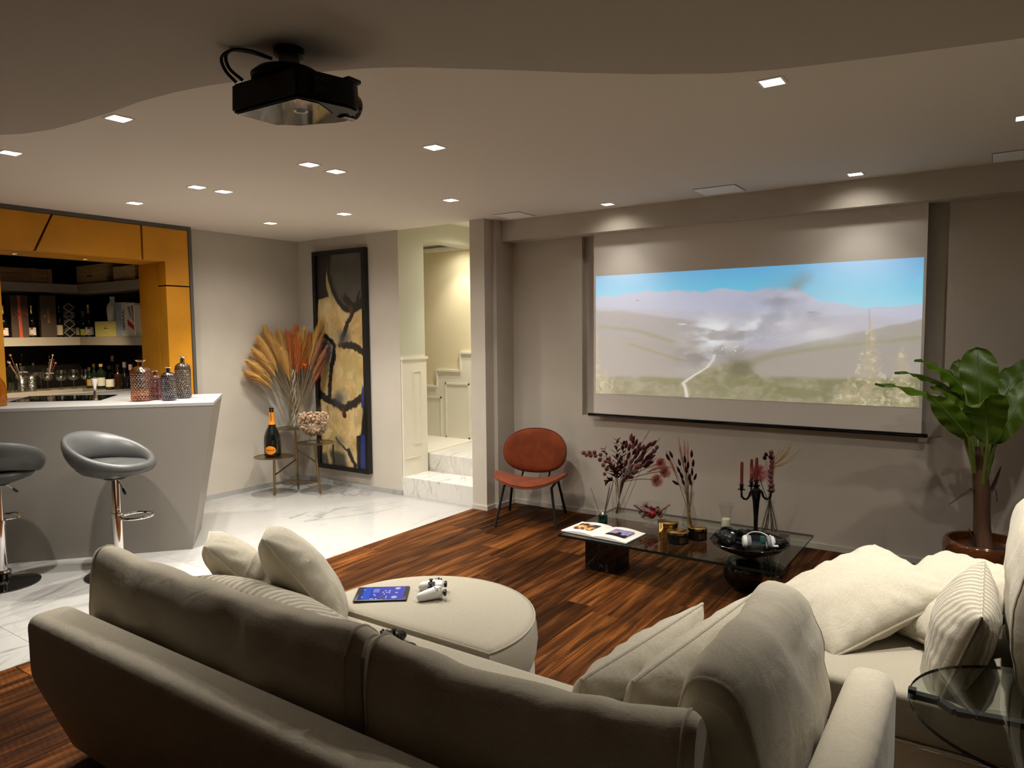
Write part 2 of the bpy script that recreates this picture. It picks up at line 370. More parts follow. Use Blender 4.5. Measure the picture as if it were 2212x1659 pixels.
BLACKGLOSS = M('black_gloss', (.004,.004,.004), .06)
BLACKPL = M('black_plastic', (.008,.008,.009), .35)
BLACKMET = M('black_metal', (.012,.012,.012), .4, metal=.3)
CHROME = M('chrome', (.78,.76,.74), .06, metal=1.0)
GOLD = M('polished_gold', (.80,.56,.20), .1, metal=1.0)
BRASS = M('aged_brass', (.30,.21,.10), .32, metal=1.0)
FAB = fabric_mat('cream_linen', (.56,.505,.40))
FABP = fabric_mat('cream_linen_pillow', (.51,.465,.37), weave=300, strength=.3, wrinkle=14, wstr=.35)
FABTOP = fabric_mat('cream_boucle', (.37,.335,.262), weave=500, strength=.5, wrinkle=2, wstr=.1)
GLASS = glass('clear_glass', (.98,.985,.98), .0, 1.0, None, .025); BARGL = glass('bar_glass', (.95,.96,.95), .10, 1.0, None, .16); GLASSG = glass('table_glass', (.84,.88,.86)); GLASSE = M('green_glass_edge', (.002,.009,.007), .1)
GLASSC = glass('cut_glass', (.90,.91,.90), rough=.12, bump=90, minrefl=.3)
GREYPU = M('grey_leatherette', (.062,.062,.061), .36, bump=(900, .08))
Zc = 2.605

# ================================================================== THE SETTING
# floors
gf = G().box(-3.9, 2.2, -1.4, 5.62, -.12, -.012)
fl = struct(gf.obj('floor_wood', M('floor_bed', (.01,.006,.004), .9), smooth=False), 'dark rustic oak plank floor of the lounge', 'floor')
x = -3.9; ci = 0; PLM = {}
while x < 1.6:
    w = (.165, .205, .185)[ci % 3]; y = -1.3+((ci*0.83) % 1.7)-1.2
    while y < 5.47:
        L = (1.9, 2.3, 1.6)[(ci+int(y*3)) % 3]; y0 = max(y, -1.3); y1 = min(y+L, 5.474)
        if y1-y0 > .08 and not (x > .4 and y0 > 3.2):
            k = (round(w,3), round(y1-y0,3))
            if k not in PLM:
                PLM[k] = G().rbox(.0012, k[0]-.0012, .0012, k[1]-.0012, -.012, 0, .0015, 1).mesh('plank', OAK, False)
            p = bpy.data.objects.new('plank', PLM[k]); COL.objects.link(p); p.parent = fl; p.location = (x, y0, 0)
        y += L
    x += w; ci += 1
gm = G().box(-8.6, -3.9, -1.4, 5.2, -.12, -.008)
fm = struct(gm.obj('floor_marble', M('tile_bed', (.45,.42,.38), .9), smooth=False), 'white veined marble tile floor on the bar side', 'floor')
tw, tl = 2.385/2, 1.19
tm = G().rbox(.0008, tw-.0008, .0008, tl-.0008, -.008, 0, .0006, 1).mesh('tile', MARBLE, False)
for i in range(2):
    for j in range(6):
        t = bpy.data.objects.new('tile', tm); COL.objects.link(t); t.parent = fm; t.location = (-6.285+i*tw, 5.13-(j+1)*tl, 0)

# ceiling with square openings for the downlights
LIGHTS = [((-4.47,1.73), 'leftmost recessed downlight, at the left edge beside the curved soffit'),
 ((-3.375,1.757), 'recessed downlight touching the curved soffit edge left of the projector'),
 ((-4.495,2.844), 'left one of the downlight pair above the bar counter'),
 ((-4.485,3.038), 'right one of the downlight pair above the bar counter'),
 ((-5.40,2.90), 'recessed downlight nearest the ochre bar surround'),
 ((-3.383,2.866), 'left one of the downlight pair below the hanging projector'),
 ((-3.392,3.081), 'right one of the downlight pair below the hanging projector'),
 ((-5.417,4.128), 'recessed downlight nearest the grey corner above the pampas grass'),
 ((-4.525,4.184), 'recessed downlight in front of the tall abstract painting'),
 ((-2.534,3.005), 'recessed downlight just right of the projector, alone mid-ceiling'),
 ((-3.423,4.239), 'recessed downlight in front of the stair opening'),
 ((-0.777,3.038), 'large looking recessed downlight beside the curved soffit at right'),
 ((-2.549,5.116), 'recessed downlight above the left end of the projection screen'),
 ((-0.775,5.114), 'recessed downlight above the right end of the projection screen'),
 ((0.08,3.05), 'recessed downlight cut by the right picture edge near the soffit'),
 ((0.095,4.25), 'recessed downlight cut by the right picture edge above the banana plant')]
# dimmed or tilted fittings
DIM = {(-2.549,5.116): .12, (-0.775,5.114): .12, (0.095,4.25): .3, (-3.423,4.239): .6, (-3.375,1.757): .7, (0.08,3.05): 1.0}
HS = .041
xs = sorted({-6.4, 2.2, -3.9, *[round(c[0]+s*HS,4) for c, _ in LIGHTS for s in (-1,1)]}); ys = sorted({-1.4, 5.62, 5.13, *[round(c[1]+s*HS,4) for c, _ in LIGHTS for s in (-1,1)]})
gc = G(); vid = {}
for j, yy in enumerate(ys):
    for i, xx in enumerate(xs): vid[i,j] = len(gc.v); gc.v.append((xx, yy, Zc))
for j in range(len(ys)-1):
    for i in range(len(xs)-1):
        cx, cy = (xs[i]+xs[i+1])/2, (ys[j]+ys[j+1])/2
        if any(abs(cx-c[0]) < HS and abs(cy-c[1]) < HS for c, _ in LIGHTS): continue
        if cy > 5.13 and cx < -3.9: continue
        gc.f.append((vid[i,j], vid[i,j+1], vid[i+1,j+1], vid[i+1,j])); gc.mi.append(0)
gc.box(-6.6, 2.3, -1.5, 5.13, Zc+.12, Zc+.2).box(-3.9, 2.3, 5.13, 5.7, Zc+.12, Zc+.2)
struct(gc.obj('ceiling', CEIL, smooth=False), 'taupe plaster ceiling with recessed downlights', 'ceiling')
# lower curved soffit near the camera
edge = [PZ(2.54, a, b) for a, b in ((0,291.5),(50,289),(115,279),(175,262.5),(240,242.5),(300,220),(375,200),(450,185),(490,179),(600,165),(725,152.5),(770,149),(825,146),(900,145.5),(1000,148.5),(1106,151.5),(1256,157.5),(1406,160.5),(1556,159),(1681,150),(1806,135),(1956,116),(2106,96),(2212,82.5))]
poly = [(-6.28, -1.35), (-6.28, .3), (-5.2, .75), (-4.4, 1.2)]+[(p.x, p.y) for p in edge]+[(.6, 3.02), (1.2, 3.1), (2.15, 3.1), (2.15, -1.35)]
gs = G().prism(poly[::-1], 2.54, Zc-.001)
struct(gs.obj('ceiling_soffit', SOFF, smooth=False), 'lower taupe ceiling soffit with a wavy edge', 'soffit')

# screen wall with shallow recess behind the screen, x along the wall
YW = 5.475
g = G().box(-3.7, -2.975, YW, YW+.14, 0, Zc).box(-.263, 2.2, YW, YW+.14, 0, Zc).box(-2.975, -.263, YW, YW+.14, 0, .872).box(-2.975, -.263, YW+.06, YW+.14, .872, Zc)
struct(g.obj('wall_screen', WALL, smooth=False), 'taupe papered wall behind the projection screen', 'wall')
g = G().box(-3.74, 2.2, 5.31, YW+.06, 2.425, Zc)
struct(g.obj('trim_1', WALL, smooth=False), 'taupe ceiling beam above the projection screen', 'beam')
g = G().box(-3.9, -3.74, 5.085, 5.7, 0, Zc).box(-3.74, -3.70, 5.21, 5.7, 0, Zc)
struct(g.obj('wall_pillar', WALL, smooth=False), 'narrow taupe pillar right of the stair opening', 'wall')
g = G().box(-6.4, -4.812, 5.13, 5.25, 0, 2.8)
struct(g.obj('wall_art', WALL, smooth=False), 'taupe wall carrying the tall abstract painting', 'wall')
g = G().box(-6.4, -6.285, 3.835, 5.13, 0, Zc)
struct(g.obj('wall_left', WALL, smooth=False), 'taupe wall beside the ochre bar surround', 'wall')
struct(G().box(2.1, 2.2, -1.4, 5.62, 0, Zc).obj('wall_right', DARKW, smooth=False), 'side wall outside the view, coloured dark to cut bounce', 'wall')
struct(G().box(-8.6, 2.2, -1.5, -1.4, 0, Zc+.1).obj('wall_back', DARKW, smooth=False), 'wall behind the viewer, coloured dark to cut bounce', 'wall')
BBM = M('pale_baseboard', (.55,.51,.45), .3)
struct(G().box(-3.70, 2.1, YW-.012, YW, 0, .042).box(-3.70, -3.688, 5.21, YW-.012, 0, .042).box(-3.728, -3.688, 5.198, 5.21, 0, .042).box(-3.74, -3.728, 5.073, 5.21, 0, .042).box(-3.9, -3.74, 5.073, 5.085, 0, .042).obj('baseboard_screen', BBM, smooth=False), 'low pale baseboard along the screen wall and pillar', 'baseboard')
struct(G().box(-6.273, -4.81, 5.118, 5.13, 0, .05).obj('baseboard_art', MARBLE, smooth=False), 'low marble baseboard under the painting', 'baseboard')
struct(G().box(-6.285, -6.273, 3.84, 5.118, 0, .05).obj('baseboard_left', MARBLE, smooth=False), 'low marble baseboard along the left wall', 'baseboard')

# stair opening
st = struct(G().box(-4.81, -3.9, 5.13, 5.62, 0, .185).obj('step_lower', MARBLE2, smooth=False), 'lower white marble step in the lit stair opening', 'step')
tr = G().prism([(-4.81,5.53),(-3.9,5.53),(-3.9,7.1),(-4.93,6.45)], .185, .36)
struct(tr.obj('step_upper', MARBLE2, smooth=False), 'upper white marble step in the lit stair opening', 'step')
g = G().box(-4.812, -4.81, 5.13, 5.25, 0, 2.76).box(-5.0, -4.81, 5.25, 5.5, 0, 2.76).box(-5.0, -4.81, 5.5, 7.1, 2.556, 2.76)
wl = struct(g.obj('wall_stair', M('cream_wall_green_light', (.56,.56,.44), .7), smooth=False), 'cream stair wall with greenish light in its colour, header above the opening', 'wall')  # cream wall, its greenish lighting mixed into the base colour
wp = G().box(-4.81, -4.795, 5.14, 5.5, .185, 1.36).box(-4.81, -4.785, 5.135, 5.515, 1.345, 1.37)
wo = wp.obj('wainscot', CREAMW, wl, smooth=False)
for (y0, y1, z0, z1) in ((5.30,5.305,.5,1.22),(5.40,5.405,.5,1.22),(5.30,5.405,.495,.5),(5.30,5.405,1.22,1.225),(5.17,5.38,.36,.365)):
    G().box(-4.795, -4.789, y0, y1, z0, z1).obj('moulding', CREAMW, wo, smooth=False)
Y3 = 6.5
bw = struct(G().box(-6.6, -3.7, Y3, Y3+.1, .1, 2.8).obj('wall_hall', YELLOWW, smooth=False), 'warm yellow hall wall lit by a spot', 'wall')
wn = G().prism([(-6.6,.1),(-3.7,.1),(-3.7,1.376),(-5.131,1.376),(-5.131,1.165),(-5.49,1.165),(-5.49,.972),(-6.6,.972)], Y3-.02, Y3, 'y').obj('wainscot', CREAMW, bw, smooth=False)
for (a, b, z) in ((-6.6,-5.485,.972),(-5.495,-5.126,1.165),(-5.136,-3.7,1.376)):
    G().box(a, b, Y3-.035, Y3, z-.012, z+.01).obj('cap_rail', CREAMW, wn, smooth=False)
for (a, b, z) in ((-5.49,-5.475,(.972,1.165)),(-5.131,-5.116,(1.165,1.376))):
    G().box(a, b, Y3-.033, Y3, z[0], z[1]).obj('cap_rail', CREAMW, wn, smooth=False)
for (x0, x1, z0, z1) in ((-5.36,-5.0,.37,1.02),(-4.96,-4.6,.5,1.2),(-5.75,-5.42,.2,.85)):
    mo = G()
    for (a, b, c, d) in ((x0,x1,z0,z0+.018),(x0,x1,z1-.018,z1),(x0,x0+.018,z0,z1),(x1-.018,x1,z0,z1)): mo.box(a, b, Y3-.028, Y3-.02, c, d)
    mo.obj('panel_frame', CREAMW, wn, smooth=False)
struct(G().prism([(-4.81,5.54),(-4.93,6.45),(-3.9,7.1),(-3.9,Y3+.02),(-6.6,Y3-.02),(-6.6,5.54)][::-1], .1, .372).obj('floor_hall', CREAMW, smooth=False), 'cream landing beside the upper step', 'floor')
struct(G().box(-6.6, -4.95, Y3-.05, Y3, 2.56, 2.60).obj('trim_2', WHITE, smooth=False), 'white crown moulding in the hall', 'trim')
struct(G().box(-6.7, -3.7, 5.13, 6.7, 2.76, 2.82).box(-6.7, -5.0, 5.25, 6.7, 2.63, 2.70).box(-4.81, -3.9, 5.13, 5.14, Zc, 2.8).obj('ceiling_stair', WHITE, smooth=False), 'white ceiling over the stairs', 'ceiling')
struct(G().box(-3.9, -3.8, 5.7, 6.7, 0, 2.8).obj('wall_stair_side', CREAMW, smooth=False), 'cream stair wall behind the pillar', 'wall')
struct(G().box(-6.7, -6.6, 5.25, 6.7, 0, 2.8).obj('wall_hall_side', YELLOWW, smooth=False), 'yellow side wall of the hall', 'wall')

# ochre bar surround with joints
XO = -6.2; ob = XO-.03
sur = struct(G().box(-6.36, ob, 3.60, 3.83, 0, 2.6).box(-6.36, ob, .2, 3.60, 2.30, 2.6).box(-6.36, ob, .2, 2.25, 0, 2.30).box(ob-.42, ob, 3.60, 3.64, 0, 2.30).box(ob-.42, ob, 2.2, 3.64, 2.295, 2.33).obj('wall_bar', REDGAP, smooth=False), 'ochre panelled bar surround with dark joints', 'wall')
def ochre(poly): return G().prism(poly, ob, XO, 'x').obj('panel', ORANGE, sur, smooth=False)
gp = .009
ochre([(.3,2.272),(2.529-gp,2.272),(2.666-gp,2.568),(.3,2.568)])
ochre([(2.529+gp,2.272),(3.377-gp,2.272),(3.377-gp,2.568),(2.666+gp,2.568)])
ochre([(3.377+gp,2.272),(3.58,2.272),(3.58,2.062),(3.805,2.062),(3.805,2.568),(3.377+gp,2.568)])
ochre([(3.58,0),(3.805,0),(3.805,2.05),(3.58,2.05)])
ochre([(.3,0),(2.285,0),(2.285,2.26),(.3,2.26)])
G().box(-6.335, ob, 3.58, 3.60, 0, 2.05).obj('panel', ORANGE, sur, smooth=False)
G().box(-6.335, ob, 3.58, 3.60, 2.062, 2.272).obj('panel', ORANGE, sur, smooth=False)
G().box(-6.65, -6.347, 3.578, 3.60, 0, 2.272).obj('panel', ORANGE, sur, smooth=False)
G().box(-6.335, ob, .3, 3.58, 2.272, 2.295).obj('panel', ORANGE, sur, smooth=False)
G().box(-6.65, -6.345, .3, 3.58, 2.268, 2.295).obj('panel', ORANGE, sur, smooth=False)
struct(G().box(-6.36, -6.19, .2, 3.835, 2.572, Zc-.001).box(-6.36, -6.19, 3.808, 3.838, 0, 2.572).obj('trim_3', DARKTRIM, smooth=False), 'dark grey edge trim round the ochre surround', 'trim')
# niche behind
struct(G().box(-8.4, -8.3, 1.2, 4.0, 0, 2.6).box(-8.4, -6.36, 3.9, 4.0, 0, 2.6).box(-8.4, -6.36, 1.2, 1.25, 0, 2.6).box(-8.4, -6.36, 1.2, 4.0, 2.5, 2.6).obj('wall_niche', NICHE, smooth=False), 'dark smoked back panels inside the bar niche', 'wall')
struct(G().box(-6.4, -6.3, -1.4, .25, 0, Zc).obj('wall_left_end', WALL, smooth=False), 'taupe wall outside the view beyond the bar', 'wall')

# ================================================================== LIGHTS THE ROOM HAS
LAMP_E = M('lamp_glow', (.9,.9,.9), .5, emit=(1,.93,.82), estr=14.0)
HOUS = M('white_housing', (.85,.83,.78), .35)
TRIMW = M('white_trim', (.80,.78,.74), .4)
BEAM, SPILL = .95, .27
def downlight(c, label, watts=LAMP_W, z=Zc, cone=130, blend=1.0, tilt=(0,0), name='downlight', group='recessed ceiling downlights', s=1.0, lift=.018):
    t = thing(name, label, 'downlight', (c[0], c[1], z), 0, group)
    o, i = .052*s, .041*s
    f = G()
    for (a, b, cc, d) in ((-o,o,-o,-i),(-o,o,i,o),(-o,-i,-i,i),(i,o,-i,i)): f.box(a, b, cc, d, -.003, .0)
    f.obj('trim_frame', TRIMW, t, smooth=False)
    h = G(); k = i*.93
    h.add([(-i,-i,0),(i,-i,0),(i,i,0),(-i,i,0),(-k,-k,.05),(k,-k,.05),(k,k,.05),(-k,k,.05)], [(0,4,5,1),(1,5,6,2),(2,6,7,3),(3,7,4,0),(4,7,6,5)])
    h.obj('housing', HOUS, t, smooth=False)
    G().lathe([(.030*s,.042),(.030*s,.046),(.0,.047)], 16).obj('lamp', LAMP_E, t)
    for nm, sh, ang, bl in (('downlight_beam', BEAM, 92, 1.0), ('downlight_spill', SPILL, 158, .9)):      # reflector beam and wide spill
        ld = bpy.data.lights.new(nm, 'SPOT'); ld.energy = watts*sh; ld.color = LAMP_COL; ld.spot_size = math.radians(ang); ld.spot_blend = bl; ld.shadow_soft_size = .022
        lo = bpy.data.objects.new(nm, ld); COL.objects.link(lo); lo.parent = t; lo.location = (0, 0, lift); lo.rotation_euler = (tilt[0], tilt[1], 0)
    return t
for c, lab in LIGHTS: downlight(c, lab, LAMP_W*DIM.get(c, 1))
downlight((-5.05, 6.22), 'small downlight in the white stair ceiling', 34, 2.628, group='stair lights', lift=-.012)
downlight((-4.35, 6.0), 'unseen downlight added over the marble steps to brighten the stair', 75, 2.758, group='stair lights', lift=-.012)  # added lamp out of view, lifts and evens the stair light
for px_, py_, lab in ((32,548,'left small round spot under the ochre bar soffit'),(184,559.5,'right small round spot under the ochre bar soffit')):
    p = PZ(2.268, px_, py_); t = thing('soffit_spot', lab, 'spotlight', (p.x, p.y, 2.268), 0, 'bar soffit spots')
    G().lathe([(.030,0),(.030,-.004),(.024,-.004),(.022,-.001)], 20, cap=False).obj('ring', CHROME, t)
    G().lathe([(.0,-.0015),(.022,-.0015)], 20, cap=False).obj('lens', M('spot_lens', (.8,.6,.4), .4, emit=(1,.75,.5), estr=1.2), t)
    ld = bpy.data.lights.new('spot_beam', 'SPOT'); ld.energy = 100; ld.color = (1,.78,.5); ld.spot_size = math.radians(75); ld.spot_blend = .7; ld.shadow_soft_size = .02
    lo = bpy.data.objects.new('spot_beam', ld); COL.objects.link(lo); lo.parent = t; lo.location = (0,0,-.01); lo.rotation_euler = (0, math.radians(40), 0)
# flush white ceiling speakers
for (x0, y0, x1, y1, lab) in ((-3.56,4.975,-3.30,5.235,'flush white square ceiling panel left above the screen wall'),(-1.80,4.957,-1.508,5.216,'flush white square ceiling panel above the screen centre'),(-.04,5.0,.23,5.25,'flush white square ceiling panel at the right picture edge')):
    t = thing('ceiling_speaker', lab, 'speaker', ((x0+x1)/2, (y0+y1)/2, Zc), 0, 'flush ceiling speakers')
    w = (x1-x0)/2; h = (y1-y0)/2
    G().rbox(-w, w, -h, h, -.006, -.001, .002, 1).obj('grille', M('white_grille', (.95,.94,.92), .7), t, smooth=False)
    G().box(-w-.003, w+.003, -h-.003, h+.003, -.002, 0).obj('rim', DARKTRIM, t, smooth=False)

# ================================================================== PROJECTION SCREEN
YS = 5.42
ps = thing('projection_screen', 'large pull-down projection screen showing a smoky mountain landscape', 'screen', (-1.59, YS, .9))
SCREENM = M('screen_fabric', (.78,.73,.67), .9, spec=.1)
G().box(-2.832, -.38, YS, YS+.004, .903, 2.50).obj('fabric', SCREENM, ps, smooth=False, world=True)
G().rbox(-2.888, -.341, YS-.014, YS+.014, .878, .905, .008, 2).obj('weight_bar', BLACKGLOSS, ps, world=True)
def landscape(U, V):
    sky_t = np.array([98,176,216.]); sky_b = np.array([150,207,224.])
    f = np.clip(V/.3+.35*(fbm(U*3, V*3, 3)-.5)+.35*(1-U)*.5, 0, 1)[..., None]
    C = sky_t*(1-f)+sky_b*f
    cl = sstep(.55,.75, fbm(U*16, V*26, 11))*np.exp(-(((U-.66)/.07)**2+((V-.10)/.07)**2)); C = C*(1-.35*cl[...,None])+np.array([170,195,205.])*.35*cl[...,None]
    def over(C, mask, col): return C*(1-mask[..., None])+np.asarray(col, float)*mask[..., None]
    def ridge(pts, amp, fr, seed):
        xs_, ys_ = zip(*pts); return np.interp(U, xs_, ys_)+amp*(fbm(U*fr, U*0+seed, seed)-.5)
    mt = ridge(((0,.185),(.12,.155),(.3,.15),(.52,.165),(.56,.175),(.61,.165),(.67,.175),(.74,.27),(.86,.33),(.93,.325),(1,.32)), .05, 26, 5)
    mm = sstep(-.004, .004, V-mt); C = over(C, mm, [188,188,203])
    mt2 = ridge(((0,.26),(.3,.30),(.55,.34),(.8,.36),(.9,.37),(1,.42)), .03, 14, 8); C = over(C, .8*sstep(-.01,.03,V-mt2), [186,180,184])
    far = sstep(-.01,.02, V-ridge(((0,.285),(.12,.30),(.25,.35),(.42,.41),(.5,.46)), .02, 20, 21))*(U < .52); C = over(C, .9*far, [170,162,156])
    rh = sstep(-.008,.012, V-ridge(((.5,.72),(.6,.62),(.7,.56),(.85,.485),(1,.41)), .02, 24, 31))*(U > .5); C = over(C, .9*rh, [166,157,143])
    val = sstep(-.01,.05, V-ridge(((0,.48),(.2,.50),(.4,.56),(.55,.60),(.7,.62),(1,.6)), .02, 9, 41)); C = over(C, .65*val, [172,160,148])
    dark = sstep(.02,.2, V-.5)*np.exp(-(((U-.41)/.12)**2+((V-.64)/.10)**2)); C = over(C, .55*dark, [108,106,98])
    for pts, w in ((((.02,.43),(.15,.46),(.28,.55)),.016),(((.14,.58),(.22,.64),(.3,.70)),.012),(((.52,.75),(.6,.66),(.75,.60),(1,.53)),.013)):
        d = segdist(U, V, pts); C = over(C, .5*np.exp(-(d/w)**2)*(0.6+.8*fbm(U*60,V*60,17)), [152,148,108])
    fld = sstep(-.02,.02, V-ridge(((0,.86),(.2,.84),(.33,.86),(.4,.74),(.5,.72),(.58,.82),(.75,.82),(1,.80)), .02, 13, 51)); tx = fbm(U*70, V*40, 61)
    C = over(C, fld*.85, [148,140,108]); C = C+(fld*(tx-.5)*46)[..., None]
    C = over(C, .55*fld*sstep(.5,.6,fbm(U*20,V*14,71)), [132,128,88])
    d = segdist(U, V, ((.335,1.0),(.33,.93),(.322,.885),(.36,.82),(.40,.76),(.42,.70),(.425,.66))); C = over(C, .9*np.exp(-(d/(.004+.006*np.clip(V-.6,0,1)))**2), [232,226,216])
    tn = sstep(.66,.72, fbm(U*120, V*160, 81))*np.exp(-(((U-.48)/.07)**2+((V-.62)/.035)**2)*1.0); tn = tn+sstep(.64,.72, fbm(U*120,V*160,83))*np.exp(-(((U-.59)/.05)**2+((V-.53)/.02)**2)); C = over(C, np.clip(tn,0,1), [240,240,240])
    # smoke
    def puff(u0, v0, su, sv, k, seed, th=.42, fu=9, fv=11, shear=0.0):
        a = np.exp(-(((U-u0-shear*(v0-V))/su)**2+((V-v0)/sv)**2))*sstep(th, th+.3, fbm(U*fu+seed, V*fv, seed, 6)); return np.clip(k*a, 0, 1)
    C = over(C, puff(.60,.33,.10,.2,.75,91,.35,shear=.3), [165,165,174]); C = over(C, puff(.64,.24,.05,.22,.85,95,.38,12,9,.4), [146,142,143])
    C = over(C, puff(.75,.36,.1,.12,.55,99,.4), [188,184,182]); C = over(C, puff(.74,.37,.03,.05,.8,103,.3), [150,146,142])
    C = over(C, puff(.42,.50,.07,.12,1.4,107,.36,14,14), [226,226,226]); C = over(C, puff(.36,.68,.07,.08,1.2,111,.36,16,16), [205,203,200]); C = over(C, puff(.56,.46,.07,.10,1.3,113,.38,15,15,.5), [224,224,224]); C = over(C, puff(.72,.5,.08,.06,1.0,117,.4), [208,205,202])
    # trees
    bush = np.exp(-(((U-.51)/.035)**4+((V-.755)/.06)**4)); C = over(C, .7*bush, [120,116,88])
    for (u0, v0, hw, hh, s) in ((.875,.80,.055,.52,121),(.955,.9,.05,.42,125),(.82,.95,.05,.2,127),(0.0,.82,.035,.5,129),(.04,1.0,.06,.28,131)):
        rel = np.clip((V-(v0-hh*.75))/(hh*1.05), 0, 1); ww = hw*(.06+rel**.8); sh = np.clip(1-np.abs(U-u0)/ww, 0, 1)
        t = sstep(.42,.72, fbm(U*130, V*52, s)*.75+.4*sh)*(V > v0-hh*.75)*(sh > 0); C = over(C, .55*t, [192,176,140]); t2 = sstep(.6,.7, fbm(U*110, V*50, s+7))*(sh > .1)*(V > v0-hh*.7); C = over(C, .6*t2, [216,206,172])
    d = segdist(U, V, ((.872,.62),(.87,.38),(.869,.33))); C = over(C, .6*np.exp(-(d/.0011)**2), [150,135,116])
    for (u0, v0, a, b, col) in ((.158,.215,.006,.004,[110,108,115]),(.318,.417,.014,.004,[225,235,245]),(.32,.43,.006,.008,[160,165,170]),(.712,.345,.010,.003,[120,110,112])):
        C = over(C, .85*np.exp(-(((U-u0)/a)**4+((V-v0)/b)**4)), col)
    return np.clip(lin(C)-SCREEN_AMB, 0, 4)
SCREEN_AMB = lin(np.array([126,113,98.]))
im = picture('projected_image', 2.415, .995, 520, 230, landscape, attr_mat('projected_light', .9, 1.0/(2**EXPOSURE), (.78,.73,.67)), ps, Matrix.Translation((-1.604+1.59, -.002, 1.575-.9)))
im['label'] = 'projected picture of smoke over a green valley under a blue sky'

# ================================================================== PROJECTOR under the soffit
pj = thing('ceiling_projector', 'black projector hanging from a round ceiling mount', 'projector', (-1.93, 1.57, 2.54))
pb = [(-2.159,1.501),(-1.837,1.515),(-1.79,1.70),(-1.80,1.745),(-1.86,1.79),(-1.92,1.80),(-1.96,1.775),(-2.02,1.765),(-2.09,1.74),(-2.15,1.68)]
def shrink(p, k, c=(-1.98,1.63)): return [(c[0]+(a-c[0])*k, c[1]+(b-c[1])*k) for a, b in p]
bm = bmesh.new(); tv = [bm.verts.new((a,b,2.35)) for a, b in pb]; tw_ = [bm.verts.new((a,b,2.445)) for a, b in shrink(pb,.985)]
bm.faces.new(tv[::-1]); bm.faces.new(tw_); n = len(pb)
for i in range(n): bm.faces.new((tv[i], tv[(i+1) % n], tw_[(i+1) % n], tw_[i]))
bmesh.ops.bevel(bm, geom=list(bm.edges), offset=.008, segments=2, affect='EDGES'); bm.verts.index_update()
gb = G().add([v.co[:] for v in bm.verts], [[v.index for v in f.verts] for f in bm.faces]); bm.free()
PJ_SIDE = M('projector_black', (.0015,.0015,.0015), .35, spec=.25); PJ_TOP = M('projector_mirror_top', (.018,.017,.016), .03, spec=1.0, coat=1.0)
body = gb.obj('body', PJ_SIDE, pj, world=True)
G().prism([(-2.145,1.515),(-1.85,1.528),(-1.835,1.60),(-1.88,1.70),(-1.95,1.745),(-2.02,1.745),(-2.14,1.67)][::-1], 2.3465, 2.3505).obj('glossy_panel', PJ_TOP, pj, smooth=False, world=True, label='mirror-gloss black underside panel')
rc = PZ(2.345, 650, 241)
G().lathe([(.016,0),(.022,-.002),(.024,0),(.022,.002),(.016,.002),(.016,0)], 28, (rc.x,rc.y,2.346), cap=False).obj('control_ring', M('white_ring', (.8,.76,.68), .3), pj, world=True)
G().lathe([(0,-.001),(.014,-.001)], 24, (rc.x,rc.y,2.347), cap=False).obj('control_pad', BLACKGLOSS, pj, world=True)
lc = Vector((-1.875,1.765,2.388))
lens = G(); prof = [(.046,-.03),(.046,.022),(.043,.028),(.034,.024),(.028,.010),(.0,.008)]
lens.lathe(prof, 32); lens.xf(basis((1,0,0),(0,0,-1),(0,1,0), lc)).obj('lens', BLACKGLOSS, pj, world=True)
for k in range(9):
    G().box(-1.818-.0+.0012*k, -1.812+.0012*k, 1.56, 1.68, 2.372+.007*k, 2.375+.007*k).obj('vent_slat', BLACKMET, pj, smooth=False, world=True)
G().lathe([(.115,2.445),(.118,2.46),(.10,2.476),(.06,2.482),(.0,2.483)], 32, (-1.985,1.60,0)).obj('mount_plate', PJ_SIDE, pj, world=True)
G().lathe([(.034,2.478),(.034,2.52),(.036,2.522)], 28, (-1.955,1.585,0), cap=False).obj('mount_pole', M('dark_steel', (.12,.12,.13), .3, metal=1), pj, world=True)
G().lathe([(.046,2.516),(.05,2.52),(.05,2.5395)], 28, (-1.955,1.585,0)).obj('ceiling_flange', BLACKPL, pj, world=True)
def catmull(p, m=7):
    q = [p[0]*2-p[1]]+list(p)+[p[-1]*2-p[-2]]; out = []
    for i in range(1, len(q)-2):
        for k in range(m):
            t = k/m; a, b, c_, d = q[i-1], q[i], q[i+1], q[i+2]; out.append(.5*((2*b)+(c_-a)*t+(2*a-5*b+4*c_-d)*t*t+(3*b-a-3*c_+d)*t**3))
    return out+[p[-1]]
for dx in (0, -.012):
    c = [Vector((-1.99,1.545,2.505)), Vector((-2.035+dx,1.50,2.525)), Vector((-2.085+dx,1.47,2.532)), Vector((-2.115+dx*2,1.46,2.515)), Vector((-2.12+dx*2,1.475,2.48)), Vector((-2.10+dx*3,1.51,2.448))]
    G().tube(catmull(c), .0055, 8).obj('cable', BLACKPL, pj, world=True)
for sx in (-1.84,): G().rbox(-1.86,-1.80,1.70,1.76,2.443,2.458,.004,1).obj('adjust_tab', BLACKPL, pj, world=True)

